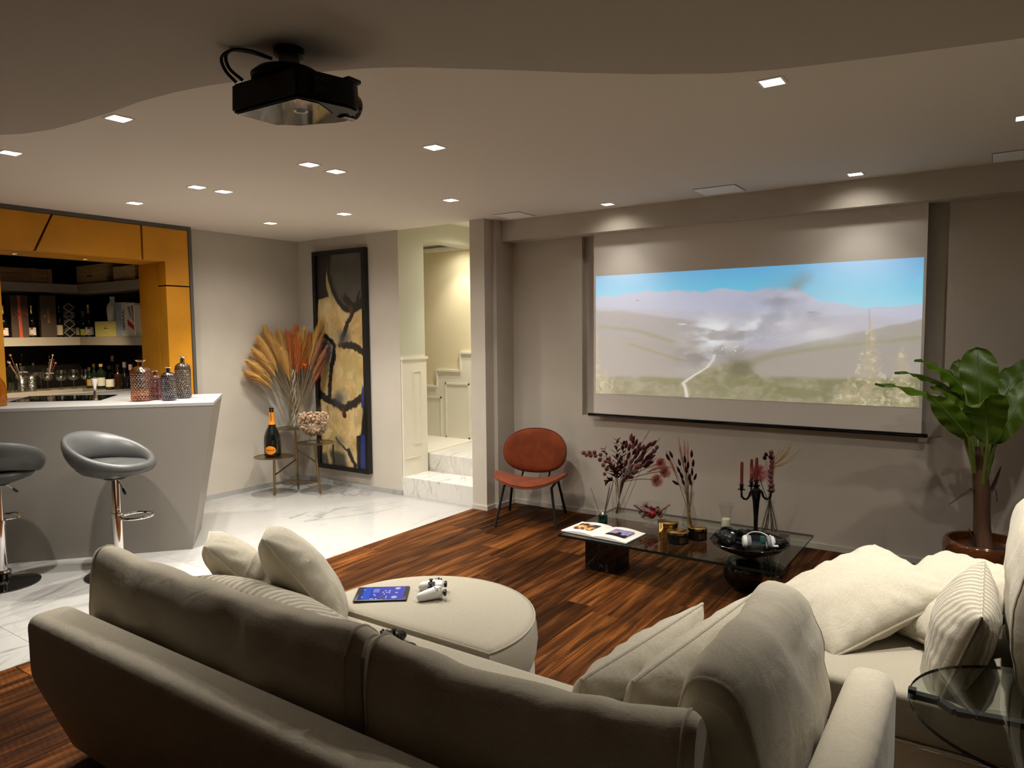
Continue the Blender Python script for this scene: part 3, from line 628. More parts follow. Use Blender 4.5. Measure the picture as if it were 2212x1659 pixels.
# ================================================================== TALL ABSTRACT PAINTING
pt = thing('framed_painting', 'tall black framed abstract painting in ochre, black and blue', 'painting', (-5.60, 5.13, .165))
XA0, XA1, ZA0, ZA1 = -5.995, -5.22, .175, 2.47
FRM = M('black_frame', (.006,.006,.006), .3)
for (a, b, c, d) in ((XA0,XA1,ZA0,ZA0+.045),(XA0,XA1,ZA1-.045,ZA1),(XA0,XA0+.045,ZA0+.045,ZA1-.045),(XA1-.045,XA1,ZA0+.045,ZA1-.045)):
    G().box(a, b, 5.072, 5.128, c, d).obj('frame_rail', FRM, pt, smooth=False, world=True)
def abstract(U, V):
    A = 3.2; x = U; y = V*A                                 # square units
    wx = (fbm(U*4, V*12, 3)-.5); wy = (fbm(U*4, V*12, 9)-.5); x2 = x+.10*wx; y2 = y+.10*wy
    C = np.array([192,160,104.])+(fbm(U*5, V*15, 21)-.5)[..., None]*np.array([60,58,60.])+(fbm(U*30,V*60,25)-.5)[...,None]*26
    def over(C, mk, col): return C*(1-mk[..., None])+np.asarray(col, float)*mk[..., None]
    gm = sstep(.5,.68, fbm(U*3+5, V*8, 31)); C = over(C, .6*gm, [172,156,104]); C = over(C, .55*sstep(.52,.66, fbm(U*7+2, V*18, 33)), [214,190,142]); C = over(C, .45*sstep(.58,.72, fbm(U*9+8, V*14, 37)), [150,140,104]); C = over(C, .5*sstep(.55,.7, fbm(U*3, V*7+3, 35)), [206,178,128])
    C = over(C, .5*np.exp(-(((x-.2)/.25)**2+((y-1.6)/.35)**2)), [128,120,100])
    ov = np.sqrt(((x2-.78)/.50)**2+((y2-.20)/.62)**2); C = over(C, sstep(1.10,1.04,ov), [26,23,19]); C = over(C, sstep(.97,.90,ov), [74,71,62]); C = over(C, .4*sstep(.9,.8,ov)*sstep(.45,.65,fbm(U*6,V*16,41)), [92,88,76])
    C = over(C, sstep(.02,-.01, x2-np.interp(y,[0,.15,.5,.62,.66,.9],[.30,.24,.20,.24,.02,.0])), [26,23,20])
    def line(pts, w, col=(24,21,18), k=1.0):
        nonlocal C
        d = segdist(x2, y2, [(a, b*A) for a, b in pts]); C = over(C, k*sstep(w, w*.55, d+.9*w*(fbm(U*26,V*70,47)-.5)+.5*w*(fbm(U*6,V*16,49)-.5)), col)
    line([(.62,.20),(.80,.245),(1.0,.225)], .075); line([(.82,.235),(.66,.33),(.52,.405)], .055); line([(.95,.18),(.82,.25)], .03)
    line([(0,.37),(.18,.385),(.36,.43),(.2,.68)], .055); line([(.50,.42),(.72,.435),(1.0,.45)], .06)
    C = over(C, .85*np.exp(-(((x2-.13)/.17)**2+((y2-.45*A)/.16)**2)**2), [30,34,66]); C = over(C, .7*np.exp(-(((x2-.56)/.15)**2+((y2-.39*A)/.12)**2)), [44,48,66])
    C = over(C, .7*np.exp(-(((x2-.45)/.09)**2+((y2-.40*A)/.10)**2)), [176,160,120])
    line([(0,.665),(.22,.69),(.55,.725),(.75,.70),(1.0,.65)], .075); C = over(C, .8*np.exp(-(((x2-.42)/.16)**2+((y2-.685*A)/.12)**2)), [58,60,68]); line([(.5,.72),(.54,.76)], .05)
    C = over(C, .6*np.exp(-(((x2-.50)/.04)**2+((y2-.735*A)/.05)**2)), [130,50,25]); C = over(C, .6*np.exp(-(((x2-.72)/.04)**2+((y2-.255*A)/.07)**2)), [150,70,35])
    C = over(C, sstep(-.02,.02, x2-np.interp(V,[0,.60,.62,.67,.72,.84,.85,1],[1.3,1.3,.96,.90,.93,.88,.78,.80])), [20,20,24])
    C = over(C, sstep(.02,.0, np.abs(x2-.93)-.05)*sstep(.83,.85,V), [34,46,110]); C = over(C, sstep(.02,.0, np.abs(x2-.97)-.04)*sstep(.60,.63,V)*sstep(.72,.70,V), [34,48,112])
    C = over(C, .9*sstep(.93,.96, V+.05*wx)*sstep(.62,.5,x2), [62,60,54]); line([(.25,.86),(.12,.90),(.2,.99)], .045, (170,150,95)); line([(.15,.81),(.4,.86)], .05, (176,154,96)); line([(.35,.87),(.6,.93)], .02); line([(.3,.90),(.28,.99)], .02)
    C = over(C, .6*np.exp(-(((x2-.45)/.15)**2+((y2-.89*A)/.1)**2)), [96,92,76]); line([(.62,.93),(.75,1.0)], .05, (30,28,26))
    return np.clip(lin(np.clip(C, 0, 255)), 0, 1)
w_, h_ = XA1-XA0-.09, ZA1-ZA0-.09
picture('canvas', w_, h_, 190, 560, abstract, attr_mat('painted_canvas', .35, coat=.3), pt, Matrix.Translation(((XA0+XA1)/2+5.60, -.035, (ZA0+ZA1)/2-.165)))
G().box(XA0+.04, XA1-.04, 5.098, 5.12, ZA0+.04, ZA1-.04).obj('backing_board', FRM, pt, smooth=False, world=True)

# ================================================================== BAR COUNTER
BH = 1.108
dB = Vector((.6606,.7507,0)); nB = Vector((.7507,-.6606,0))
fr_b = Vector((-4.937,2.967,0)); bk_b = Vector((-5.378,3.313,0)); fr_t = Vector((-4.767,3.077,BH)); bk_t = Vector((-5.425,3.588,BH)); LB = 1.62
bar = thing('bar_counter', 'angular grey bar counter with a top coloured as lit and a slanted end', 'bar counter', (-5.4, 2.7, 0))
t0 = .022
def up(a, b, z): k = z/BH; return a.lerp(b, k)
G().hexa([fr_b-dB*LB, fr_b, bk_b, bk_b-dB*LB], [up(fr_b,fr_t,BH-t0)-dB*LB, up(fr_b,fr_t,BH-t0), up(bk_b,bk_t,BH-t0), up(bk_b,bk_t,BH-t0)-dB*LB]).obj('body', BARG, bar, smooth=False, world=True)
inset = [PZ(BH, *p) for p in ((18,869),(218,865),(255,853),(65,856))]
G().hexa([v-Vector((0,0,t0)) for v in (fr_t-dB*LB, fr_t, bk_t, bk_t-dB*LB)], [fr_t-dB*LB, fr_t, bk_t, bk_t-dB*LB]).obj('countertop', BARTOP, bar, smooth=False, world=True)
# work side of the bar behind the ledge, with black glass hob
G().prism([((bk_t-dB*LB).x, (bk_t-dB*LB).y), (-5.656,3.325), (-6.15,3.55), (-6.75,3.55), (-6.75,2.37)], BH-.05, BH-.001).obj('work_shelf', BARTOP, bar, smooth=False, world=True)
G().prism([(v.x, v.y) for v in inset], BH-.0005, BH+.003).obj('black_hob', BLACKGLOSS, bar, smooth=False, world=True)
G().prism([(-6.45,2.42), (-5.70,3.30), (-6.15,3.52), (-6.72,3.52), (-6.72,2.42)], 0, BH-.05).obj('back_cabinet', BARG, bar, smooth=False, world=True)

# ------------------------------------------------------------------ hobnail glass bottles on the bar
def hobnail(px, py, rad, hgt, tint, label, name='hobnail_bottle'):
    p = PZ(BH, px, py); t = thing(name, label, 'bottle', (p.x, p.y, BH+.001), 0, 'hobnail glass bottles on the bar')
    sh = .68*hgt; prof = [(rad*.5,0),(rad*.93,.004)]
    for k in range(90): prof.append((rad*(1-.03*math.sin(k/89*3.1)), .006+(sh-.006)*k/89))
    for k in range(1, 9): a = k/8*math.pi/2; prof.append((rad*(.30+.70*math.cos(a)), sh+.17*hgt*math.sin(a)))
    prof += [(rad*.29,.87*hgt),(rad*.29,.96*hgt),(rad*.5,.985*hgt),(rad*.52,hgt),(rad*.4,hgt)]
    nb = 20
    def bump(a, z, j):
        if z > sh*1.15 or z < .01: return 0
        row = int(z/.0145); ph = math.pi/nb*(row % 2); return .0058*(max(0, math.cos(nb*(a+ph)))*abs(math.sin(math.pi*z/.0145)))**.7
    g = G().lathe(prof, 160, cap=True, func=bump)
    m = glass('tinted_glass_'+label.split()[0], tint, .10, .9, None, .22)
    g.obj('body', m, t)
    G().lathe([(rad*.3,.955*hgt),(rad*.53,.99*hgt),(rad*.54,hgt),(rad*.36,hgt+.001),(rad*.34,.96*hgt)], 28, cap=False).obj('metal_lip', CHROME, t)
    G().lathe([(rad*.85*0,.006),(rad*.82,.008),(rad*.85,.03),(rad*.80,.05*0+.035),(0,.036)], 28, cap=False).obj('thick_base', m, t)
    return t
hobnail(307,866,.072,.312,(.82,.47,.17),'amber hobnail glass bottle, widest on the bar')
hobnail(337,863,.044,.225,(.56,.25,.27),'red hobnail glass bottle behind the amber one')
hobnail(366,865,.050,.255,(.28,.27,.34),'violet-grey hobnail glass bottle, second from the bar end')
hobnail(397,860,.056,.33,(.33,.34,.37),'smoke-grey hobnail glass bottle, tallest at the bar end')
p = PZ(BH, 206, 864); jg = thing('jigger', 'steel hourglass jigger standing on the bar', 'jigger', (p.x, p.y, BH+.003))
G().lathe([(.022,0),(.020,.004),(.007,.072),(.007,.078),(.027,.165),(.0255,.166),(.006,.082),(0,.08)], 28).obj('cups', CHROME, jg)
G().lathe([(.0085,.071),(.0095,.075),(.0085,.079)], 20, cap=False).obj('waist_ring', CHROME, jg)
p = PZ(BH, -3, 877); t = thing('oil_bottle', 'yellow liquor bottle cut by the left edge on the bar', 'bottle', (p.x, p.y, BH))
G().lathe([(.05,0),(.054,.01),(.054,.12),(.045,.165),(.018,.21),(.015,.27),(.017,.275)], 28).obj('body', glass('yellow_glass', (.75,.58,.08), .02), t)
G().lathe([(.017,.27),(.017,.305),(.0,.306)], 20).obj('cap', GOLD, t)

# ================================================================== BAR STOOLS
def stool(loc, rot, label):
    t = thing('bar_stool', label, 'bar stool', (loc[0], loc[1], 0), rot, 'grey chrome bar stools')
    G().lathe([(.21,0),(.21,.006),(.19,.014),(.10,.028),(.05,.045),(.045,.075),(0,.076)], 48).obj('base', M('dark_chrome', (.10,.10,.105), .07, metal=1.0), t)
    G().lathe([(.047,.07),(.052,.08),(.047,.092),(.035,.094)], 32, cap=False).obj('base_collar', CHROME, t)
    G().lathe([(.033,.08),(.033,.40),(.030,.40)], 28, cap=False).obj('lower_tube', CHROME, t)
    G().lathe([(.0275,.38),(.0275,.67)], 28, cap=False).obj('gas_column', CHROME, t)
    G().lathe([(.037,.395),(.037,.42),(.03,.42)], 28, cap=False).obj('foot_clamp', CHROME, t)
    ring = [(.035,.0,.408)]; 
    rp = [(.10+.095*math.cos(a)+.06, .105*math.sin(a), .41) for a in [2*math.pi*i/28 for i in range(28)]]
    G().tube(rp, .0085, 8, closed=True).obj('footrest', CHROME, t)
    # seat: padded ring dish, high at the back (-x), low at the front (+x)
    nu, nv = 56, 20; g = G()
    def ringP(i, j):
        a = 2*math.pi*i/nu; b = 2*math.pi*j/(nv-1); back = .5-.5*math.cos(a); back = back**1.3
        R = .222+.012*back; hz = .735+.135*back; tr = .030+.010*back; th = .036+.060*back
        cx = R*math.cos(a)*1.02-.012; cy = R*math.sin(a)*1.05
        rr = tr*math.cos(b)+.035*back*math.sin(b); zz = th*math.sin(b)
        return (cx+rr*math.cos(a), cy+rr*math.sin(a), hz+zz)
    g.grid(ringP, nu, nv, wrapu=True); g.obj('backrest_ring', GREYPU, t)
    g = G()
    def seatP(i, j):
        a = 2*math.pi*i/40; r = .205*j/9; back = max(0, -math.cos(a)); z = .752+.018*(1-(j/9)**3)-.012*(1-j/9)**2+.02*back*(j/9)**2
        return (r*math.cos(a)*1.02, r*math.sin(a)*1.04, z)
    g.grid(seatP, 40, 10, wrapu=True); g.obj('seat_pad', GREYPU, t)
    G().lathe([(.05,.665),(.11,.672),(.19,.702),(.224,.735),(.21,.758),(.0,.760)], 40).obj('seat_shell', GREYPU, t)
    sg = [(.232*math.cos(a)*1.02-.012+.02*(.5-.5*math.cos(a))*math.cos(a), .232*math.sin(a)*1.05, .757+.190*((.5-.5*math.cos(a))**1.3)) for a in [2*math.pi*i/56 for i in range(56)]]
    G().tube(sg, .0022, 5, closed=True).obj('seam', GREYPU, t)
    G().lathe([(.06,.652),(.075,.66),(.075,.672)], 28).obj('seat_plate', BLACKPL, t)
    G().tube([(.03,-.02,.658),(.09,-.05,.62),(.115,-.065,.598)], .004, 6).obj('lever', CHROME, t)
    G().tube([(.112,-.063,.602),(.135,-.075,.582),(.15,-.083,.57)], [.007,.010,.006], 8).obj('lever_grip', BLACKPL, t)
    return t
stool((-4.83,2.375), math.radians(22), 'grey leatherette bar stool with chrome column, the right one, tilted seat open to the right')
stool((-5.285,1.86), math.radians(150), 'grey leatherette bar stool cut by the left picture edge')

# ================================================================== BAR NICHE: shelves and what stands on them
XSH, YSH = -7.9, 3.60
def shelf(z, th, label):
    t = thing('corner_shelf', label, 'shelf', (-7.4, 3.2, z-th), 0, 'L-shaped bar shelves')
    G().box(-8.299, XSH, 1.26, 3.899, z-th, z).obj('back_board', SHELFM, t, smooth=False, world=True)
    G().box(XSH+.001, -6.652, YSH, 3.899, z-th, z).obj('side_board', SHELFM, t, smooth=False, world=True)
ZL, ZM, ZT = 1.06, 1.60, 2.14
shelf(ZT, .085, 'grey L-shaped bar shelf holding wooden wine crates')
shelf(ZM, .085, 'grey L-shaped bar shelf holding gift boxes and bottles')
shelf(ZL, .065, 'lowest grey L-shaped bar shelf holding glasses and liquor bottles')

BOTG = M('dark_bottle_glass', (.004,.006,.004), .06, coat=.6); LABW = M('white_label', (.75,.71,.62), .6); LABY = M('yellow_green_label', (.42,.42,.08), .6); LABC = M('cream_label', (.62,.54,.34), .6)
FOIL = M('gold_foil', (.70,.52,.20), .28, metal=1.0); REDL = M('red_print', (.45,.02,.02), .6)
def champagne(pos, label, h=.315, r=.043, foil=FOIL, lab=LABW, group='bottles on the middle bar shelf', body=BOTG, red=True, face=None, lw=1.0, lh=1.0, cat='bottle', name='wine_bottle'):
    t = thing(name, label, cat, pos, 0, group); k = h/.315
    G().lathe([(r*.7,0),(r*.97,.004),(r,.012),(r,.15*k),(r*.93,.175*k),(r*.6,.215*k),(r*.36,.245*k),(.0135,.275*k),(.0135,h*.93),(.016,h*.94),(.016,h*.985),(.012,h),(0,h)], 28).obj('body', body, t)
    if foil: G().lathe([(r*.48,.232*k),(r*.385,.248*k),(.0152,.278*k),(.0152,h*.93),(.0175,h*.94),(.0175,h*.99),(.012,h+.002),(0,h+.002)], 24, cap=False).obj('foil', foil, t)
    if lab:
        a0 = face if face is not None else math.atan2(-pos[1], -pos[0]); g = G(); n = 12; sp = 1.0*lw
        def P(i, j):
            a = a0-sp+2*sp*i/(n-1); return ((r+.0008)*math.cos(a), (r+.0008)*math.sin(a), (.02+.075*lh*j)*k)
        g.grid(P, n, 2); g.obj('label_paper', lab, t)
        if red:
            g = G(); g.grid(lambda i, j: ((r+.0016)*math.cos(a0-.28+.56*i/5), (r+.0016)*math.sin(a0-.28+.56*i/5), (.075+.02*j)*k), 6, 2); g.obj('label_seal', REDL, t)
            g = G(); g.grid(lambda i, j: ((r+.0016)*math.cos(a0-.3+.6*i/5), (r+.0016)*math.sin(a0-.3+.6*i/5), (.028+.006*j)*k), 6, 2); g.obj('label_line', REDL, t)
    return t
def carton(name, label, px0, px1, ytop, zb, plane, mat, depth=.10, group='gift boxes on the middle bar shelf', cat='box', y_ref=None):
    """a box on a shelf: on the back leg (plane 'x') or the right leg (plane 'y')"""
    if plane == 'x':
        xf_ = XSH-.02; a = PX(xf_, px0, 690).y; b = PX(xf_, px1, 690).y; z1 = PX(xf_, (px0+px1)/2, ytop).z
        t = thing(name, label, cat, (xf_-depth/2, (a+b)/2, zb), 0, group); w = b-a
        G().rbox(-depth/2, depth/2, -w/2, w/2, .0005, z1-zb, .002, 1).obj('carton', mat, t, smooth=False); return t, w, z1-zb, depth
    yf = YSH+.02; a = PY(yf, px0, 690).x; b = PY(yf, px1, 690).x; z1 = PY(yf, (px0+px1)/2, ytop).z
    t = thing(name, label, cat, ((a+b)/2, yf+depth/2, zb), 0, group); w = b-a
    G().rbox(-w/2, w/2, -depth/2, depth/2, .0005, z1-zb, .002, 1).obj('carton', mat, t, smooth=False); return t, w, z1-zb, depth
BROWN = M('brown_carton', (.075,.048,.034), .7); PAPW = M('white_carton', (.66,.63,.56), .6); BLKC = M('black_carton', (.008,.007,.007), .4)
RIB = M('orange_ribbon', (.55,.085,.02), .4, sheen=.3); GOLDP = M('gold_print', (.72,.40,.10), .35, metal=.6); INK = M('black_print', (.015,.015,.02), .6); SILV = M('silver_print', (.62,.60,.56), .4)
FX = Matrix(((0,0,1,0),(1,0,0,0),(0,1,0,0),(0,0,0,1)))         # text facing +x, reading along +y
FXV = FX @ Matrix.Rotation(math.pi/2, 4, 'Z')
FY = Matrix(((1,0,0,0),(0,0,-1,0),(0,1,0,0),(0,0,0,1)))        # text facing -y, reading along +x
FYV = FY @ Matrix.Rotation(math.pi/2, 4, 'Z')
XF = XSH-.02
def bx(px_, d=.0): q = PX(XF-d, px_, 690); return (XF-d, q.y, ZM)
def byy(px_, d=.05): q = PY(YSH+d, px_, 690); return (q.x, YSH+d, ZM)
champagne(bx(6,.05), 'dark bottle with white label at the left end of the middle bar shelf', .31, .046)
t, w, h, d = carton('gift_box', 'brown gift box tied with an orange ribbon bow', 24, 62, 638, ZM, 'x', BROWN)
G().tube([(d/2+.002,.005,0),(d/2+.002,.0,.5*h),(d/2+.002,-.004,h)], .014, 6, flat=.12).obj('ribbon', RIB, t)
for s, lift in ((-1,.0),(1,.0)):
    G().tube([(d/2+.006,0,.56*h),(d/2+.018,s*.03,.60*h),(d/2+.014,s*.055,.575*h),(d/2+.010,s*.045,.545*h),(d/2+.006,0,.55*h)], .009, 6, flat=.25).obj('bow_loop', RIB, t)
    G().tube([(d/2+.006,0,.55*h),(d/2+.012,s*.05,.52*h),(d/2+.012,s*.075,.45*h)], .007, 6, flat=.2).obj('bow_tail', RIB, t)
G().ball((d/2+.012,0,.555*h), .011, 10, 6).obj('bow_knot', RIB, t)
# open black presentation box with bottle
xf0 = XF-.13; a = bx(61)[1]; b = bx(87)[1]
t = thing('presentation_box', 'open black presentation box framing a gold-necked bottle', 'box', (XF-.07, (a+b)/2, ZM), 0, 'gift boxes on the middle bar shelf'); w = (b-a)
for (p0, p1, q0, q1, r0, r1) in ((-.06,.06,-w/2,-w/2+.006,.0005,.40),(-.06,.06,w/2-.006,w/2,.0005,.40),(-.06,.06,-w/2,w/2,.396,.402),(-.06,-.054,-w/2,w/2,.0005,.40)):
    G().box(p0, p1, q0, q1, r0, r1).obj('box_wall', BLKC, t, smooth=False)
champagne((XF-.062, (a+b)/2-.003, ZM+.001), 'champagne bottle with gold foil standing in the open black box', .318, .042)
t, w, h, d = carton('gift_box', 'brown gift box lettered BELLAVISTA in gold', 88, 122, 638, ZM, 'x', BROWN)
text('lettering', 'BELLAVISTA', .026, GOLDP, t, Matrix.Translation((d/2+.001, .0, .5*h)) @ FXV)
G().lathe([(.006,0),(.010,0),(.010,.001),(.006,.001)], 16, cap=False).xf(FX).obj('emblem', GOLDP, t).location = (d/2+.001, -.035, .5*h)
champagne(bx(128,.05), 'slim dark bottle with cream oval label beside the diamond patterned box', .33, .032, foil=None, lab=LABC, red=False, lh=1.3)
t, w, h, d = carton('gift_box', 'black gift box with silver diamond lattice', 137, 162, 656, ZM, 'x', BLKC)
for k in range(4):
    z0 = h*(.01+.25*k); z1 = z0+h*.25
    for s in (-1, 1):
        G().tube([(d/2+.001, s*w*.47, (z0+z1)/2), (d/2+.001, 0, z1)], .0028, 4).obj('lattice_line', SILV, t)
        G().tube([(d/2+.001, s*w*.47, (z0+z1)/2), (d/2+.001, 0, z0)], .0028, 4).obj('lattice_line', SILV, t)
        if k < 3: G().tube([(d/2+.001, s*w*.47, z1-h*.05), (d/2+.001, s*w*.16, z1+0*h)], .0022, 4).obj('lattice_line', SILV, t)
text('lettering', 'FERRARI', .017, SILV, t, Matrix.Translation((d/2+.0015, 0, .62*h)) @ FX)
champagne(byy(169,.06), 'dark wine bottle with white label right of the diamond box', .30, .034, foil=None, lab=LABW, red=False, lh=1.1, lw=.9)
champagne(byy(179,.04), 'dark bottle with yellow-green label in front of the gold-foil bottle', .27, .034, foil=M('green_foil', (.08,.12,.05), .4, metal=.6), lab=LABY, red=False)
champagne(byy(191,.09), 'large champagne bottle with gold foil and white red-sealed label', .335, .050)
AMB = glass('amber_glass', (.62,.25,.05), .02)
t, w, h, d = carton('carton_box', 'low yellow box carrying a white ceramic bottle', 204, 251, 694, ZM, 'y', M('yellow_carton', (.62,.55,.16), .6), .17)
G().box(-.036, .036, -d/2-.001, -d/2, .52*h, .57*h).obj('print_line', INK, t, smooth=False); G().box(-.02, .02, -d/2-.001, -d/2, .22*h, .235*h).obj('print_line', INK, t, smooth=False); G().ball((0,-d/2,.70*h), .007, 10, 6, 1, .1, 1).obj('emblem', INK, t)
yb = (t.location.x, t.location.y, ZM+h)
for k, (dx, dy) in enumerate(((-.085,.02),(-.035,.04))):
    t2 = thing('amber_decanter', ('amber cut-glass bottle at the left corner of the yellow box','amber cut-glass bottle beside the white ceramic bottle')[k], 'bottle', (yb[0]+dx, yb[1]+dy, yb[2]), 0, 'amber bottles on the yellow box')
    G().lathe([(.022,0),(.025,.006),(.026,.05),(.024,.075),(.012,.09),(.012,.10),(.014,.104)], 14).obj('body', AMB, t2); G().ball((0,0,.116), .014, 10, 8).obj('stopper', AMB, t2)
t2 = thing('ceramic_bottle', 'white ceramic bottle with angled lip on the yellow box', 'bottle', (yb[0]+.05, yb[1]-.03, yb[2]))
G().lathe([(.045,0),(.05,.01),(.055,.08),(.056,.12),(.048,.16),(.028,.19),(.021,.205),(.022,.225),(.026,.245),(.020,.245),(.015,.2),(0,.19)], 32, func=None).obj('body', M('white_ceramic', (.72,.70,.62), .25), t2)
G().box(-.03, -.002, -.0562, -.054, .060, .066).obj('print_line', INK, t2, smooth=False)
t, w, h, d = carton('carton_box', 'pale blue tall box beside the white lettered one', 250, 262, 653, ZM, 'y', M('pale_blue_carton', (.30,.36,.50), .6), .09)
G().ball((0,-d/2-.0005,.86*h), .008, 12, 8, 1, .1, 1).obj('emblem', INK, t)
t, w, h, d = carton('carton_box', 'white tall box lettered FERRARI upwards', 263, 273.5, 653, ZM, 'y', PAPW, .09)
text('lettering', 'FERRARI', .056, INK, t, Matrix.Translation((-.008, -d/2-.001, .49*h)) @ FYV)
t, w, h, d = carton('carton_box', 'white tall box with grey shapes and a red band', 274.5, 290, 655, ZM, 'y', PAPW, .09)
G().prism([(-.45*w,.53*h),(.45*w,.33*h),(.45*w,.18*h),(-.45*w,.36*h)], -d/2-.001, -d/2-.0003, 'y').obj('red_band', REDL, t, smooth=False)
G().prism([(-.4*w,.9*h),(-.1*w,.62*h),(.44*w,.42*h),(.44*w,.94*h)], -d/2-.0008, -d/2-.0002, 'y').obj('grey_shape', M('grey_print', (.2,.19,.17), .6), t, smooth=False)
G().prism([(-.1*w,.97*h),(.0*w,.97*h),(.3*w,.55*h),(.2*w,.55*h)], -d/2-.0014, -d/2-.0008, 'y').obj('white_stroke', PAPW, t, smooth=False)
carton('carton_box', 'plain cream tall box against the ochre jamb', 291, 303, 659, ZM, 'y', M('cream_carton', (.55,.50,.40), .6), .09)
# crates on the top shelf
PINE = M('pine_crate', (.62,.43,.20), .6, var=(6, .22, (1,1,9))); PINED = M('dark_pine_crate', (.30,.16,.07), .6, var=(6, .25, (1,1,9)))
def crate(px0, px1, ytop, plane, mat, label, strap=False, depth=.30, logo=None):
    zb = ZT
    if plane == 'x':
        a = PX(XF, px0, 590).y; b = PX(XF, px1, 590).y; z1 = PX(XF, (px0+px1)/2, ytop).z; t = thing('wine_crate', label, 'crate', (XF-depth/2, (a+b)/2, zb), 0, 'wooden wine crates'); w = b-a; dx, dy = depth, w
    else:
        yf = YSH+.02; a = PY(yf, px0, 590).x; b = PY(yf, px1, 590).x; z1 = PY(yf, (px0+px1)/2, ytop).z; depth = min(depth, .26); t = thing('wine_crate', label, 'crate', ((a+b)/2, yf+depth/2, zb), 0, 'wooden wine crates'); w = b-a; dx, dy = w, depth
    h = z1-zb; n = 3
    for k in range(n): G().rbox(-dx/2, dx/2, -dy/2, dy/2, .0005+h*k/n*.96, h*(k+1)/n*.96-.001, .0015, 1).obj('board', mat, t, smooth=False)
    G().box(-dx/2-.002, dx/2+.002, -dy/2-.002, dy/2+.002, h*.96, h).obj('lid', mat, t, smooth=False)
    if strap:
        for s in (-.28, .22, .47):
            if plane == 'x': G().box(dx/2, dx/2+.008, s*dy-.02, s*dy+.02, 0.001, h*1.02).obj('batten', mat, t, smooth=False)
    if logo:
        text('lettering', logo, .022, INK, t, Matrix.Translation((-.02, -dy/2-.003, .42*h)) @ FY); G().ball((-.02,-dy/2-.001,.62*h), .009, 10, 8, 1, .15, 1).obj('emblem', INK, t)
    return t
crate(-40, 111, 578, 'x', PINED, 'long dark wooden wine crate with battens on the top bar shelf', True)
crate(165, 228, 572, 'y', PINE, 'pale wooden wine crate with a printed emblem on the top bar shelf', logo='BELLAVISTA')
crate(244, 291, 574, 'y', PINE, 'smaller plain pine wine crate beside the ochre jamb')

# glasses and bottles on the lowest shelf
CLEAR = BARGL
def zpos(px_, leg='x', d=.05):
    q = PX(XF-d, px_, 840) if leg == 'x' else PY(YSH+d, px_, 840); return (q.x, q.y, ZL)
def tumbler(px_, r, h, label, cut=False, d=.05):
    t = thing('tumbler', label, 'glass', zpos(px_, 'x', d), 0, 'tumblers on the lowest bar shelf')
    G().lathe([(0,.001),(r*.9,.001),(r*.92,.006),(r,h),(r*.96,h),(r*.86,.014),(0,.012)], 24, cap=False).obj('bowl', GLASSC if cut else CLEAR, t)
    return t
def balloon(px_, label, bowl=.055, h=.2, leg='x', d=.06, rod=0, words=None, name='balloon_glass'):
    t = thing(name, label, 'glass', zpos(px_, leg, d), 0, 'stemmed glasses on the lowest bar shelf'); hb = h*.45
    G().lathe([(0,.001),(.036,.001),(.034,.004),(.005,.008),(.004,h*.40),(.008,h*.43)], 24, cap=False).obj('stem', CLEAR, t)
    G().lathe([(.008,h*.43),(bowl*.6,h*.47),(bowl*.95,h*.58),(bowl,h*.70),(bowl*.95,h*.85),(bowl*.85,h),(bowl*.83,h),(bowl*.93,h*.84),(bowl*.97,h*.70),(bowl*.58,h*.48),(0,h*.45)], 28, cap=False).obj('bowl', CLEAR, t)
    if words:
        text('lettering', words, .02, LABW, t, Matrix.Translation((bowl*.98, 0, h*.78)) @ FX)
    for k in range(rod):
        a = R_.uniform(-.5,.5); b = R_.uniform(-.35,.35); ln = R_.uniform(.13,.24)
        q = Vector((b*.03, a*.05, h*.52)); e = q+Vector((b*ln, a*ln*1.2, ln))
        s_ = G().tube([q, e], .0022, 5).obj('stirrer', (CHROME, M('pink_stirrer', (.35,.10,.12), .3), CHROME, M('cream_stirrer', (.6,.5,.3), .4))[k % 4], t)
        G().ball(e, .007+.003*(k % 3), 8, 6).obj('stirrer_tip', (CHROME, M('pink_stirrer', (.35,.10,.12), .3), CHROME, M('cream_stirrer', (.6,.5,.3), .4))[k % 4], t)
    return t
for i, (q, lab) in enumerate(((17,'short clear tumbler at the far left of the lowest bar shelf'),(25,'second short clear tumbler from the left on the lowest bar shelf'),(34,'third short clear tumbler from the left on the lowest bar shelf'))): tumbler(q, .034, .10, lab, False, .03+.05*(i % 2))
for i, (q, lab) in enumerate(((49,'left cut-glass highball stack under the stirrer goblet'),(70,'right cut-glass highball beside the martini glasses'))): tumbler(q, .040, .145+.01*i, lab, True, .04)
balloon(47, 'left goblet filled with coloured stirrers', .062, .25, 'x', .14, 9, 'Gin Time')
balloon(104, 'right goblet filled with bar spoons and stirrers', .056, .225, 'x', .05, 8, 'Gin Time')
for i, (q, lab) in enumerate(((73,'left wide martini glass'),(90,'right wide martini glass'))):
    t = thing('martini_glass', lab+' on the lowest bar shelf', 'glass', zpos(q, 'x', .12), 0, 'stemmed glasses on the lowest bar shelf')
    G().lathe([(0,.001),(.034,.001),(.005,.006),(.004,.11),(.01,.12),(.062,.185),(.06,.186),(.006,.125),(0,.122)], 26, cap=False).obj('bowl', CLEAR, t)
balloon(133, 'left balloon gin glass in the middle of the lowest bar shelf', .060, .20)
balloon(160, 'right balloon gin glass in the middle of the lowest bar shelf', .062, .20)
balloon(186, 'balloon glass half hidden beside the yellow label bottle', .05, .20, 'y', .05)
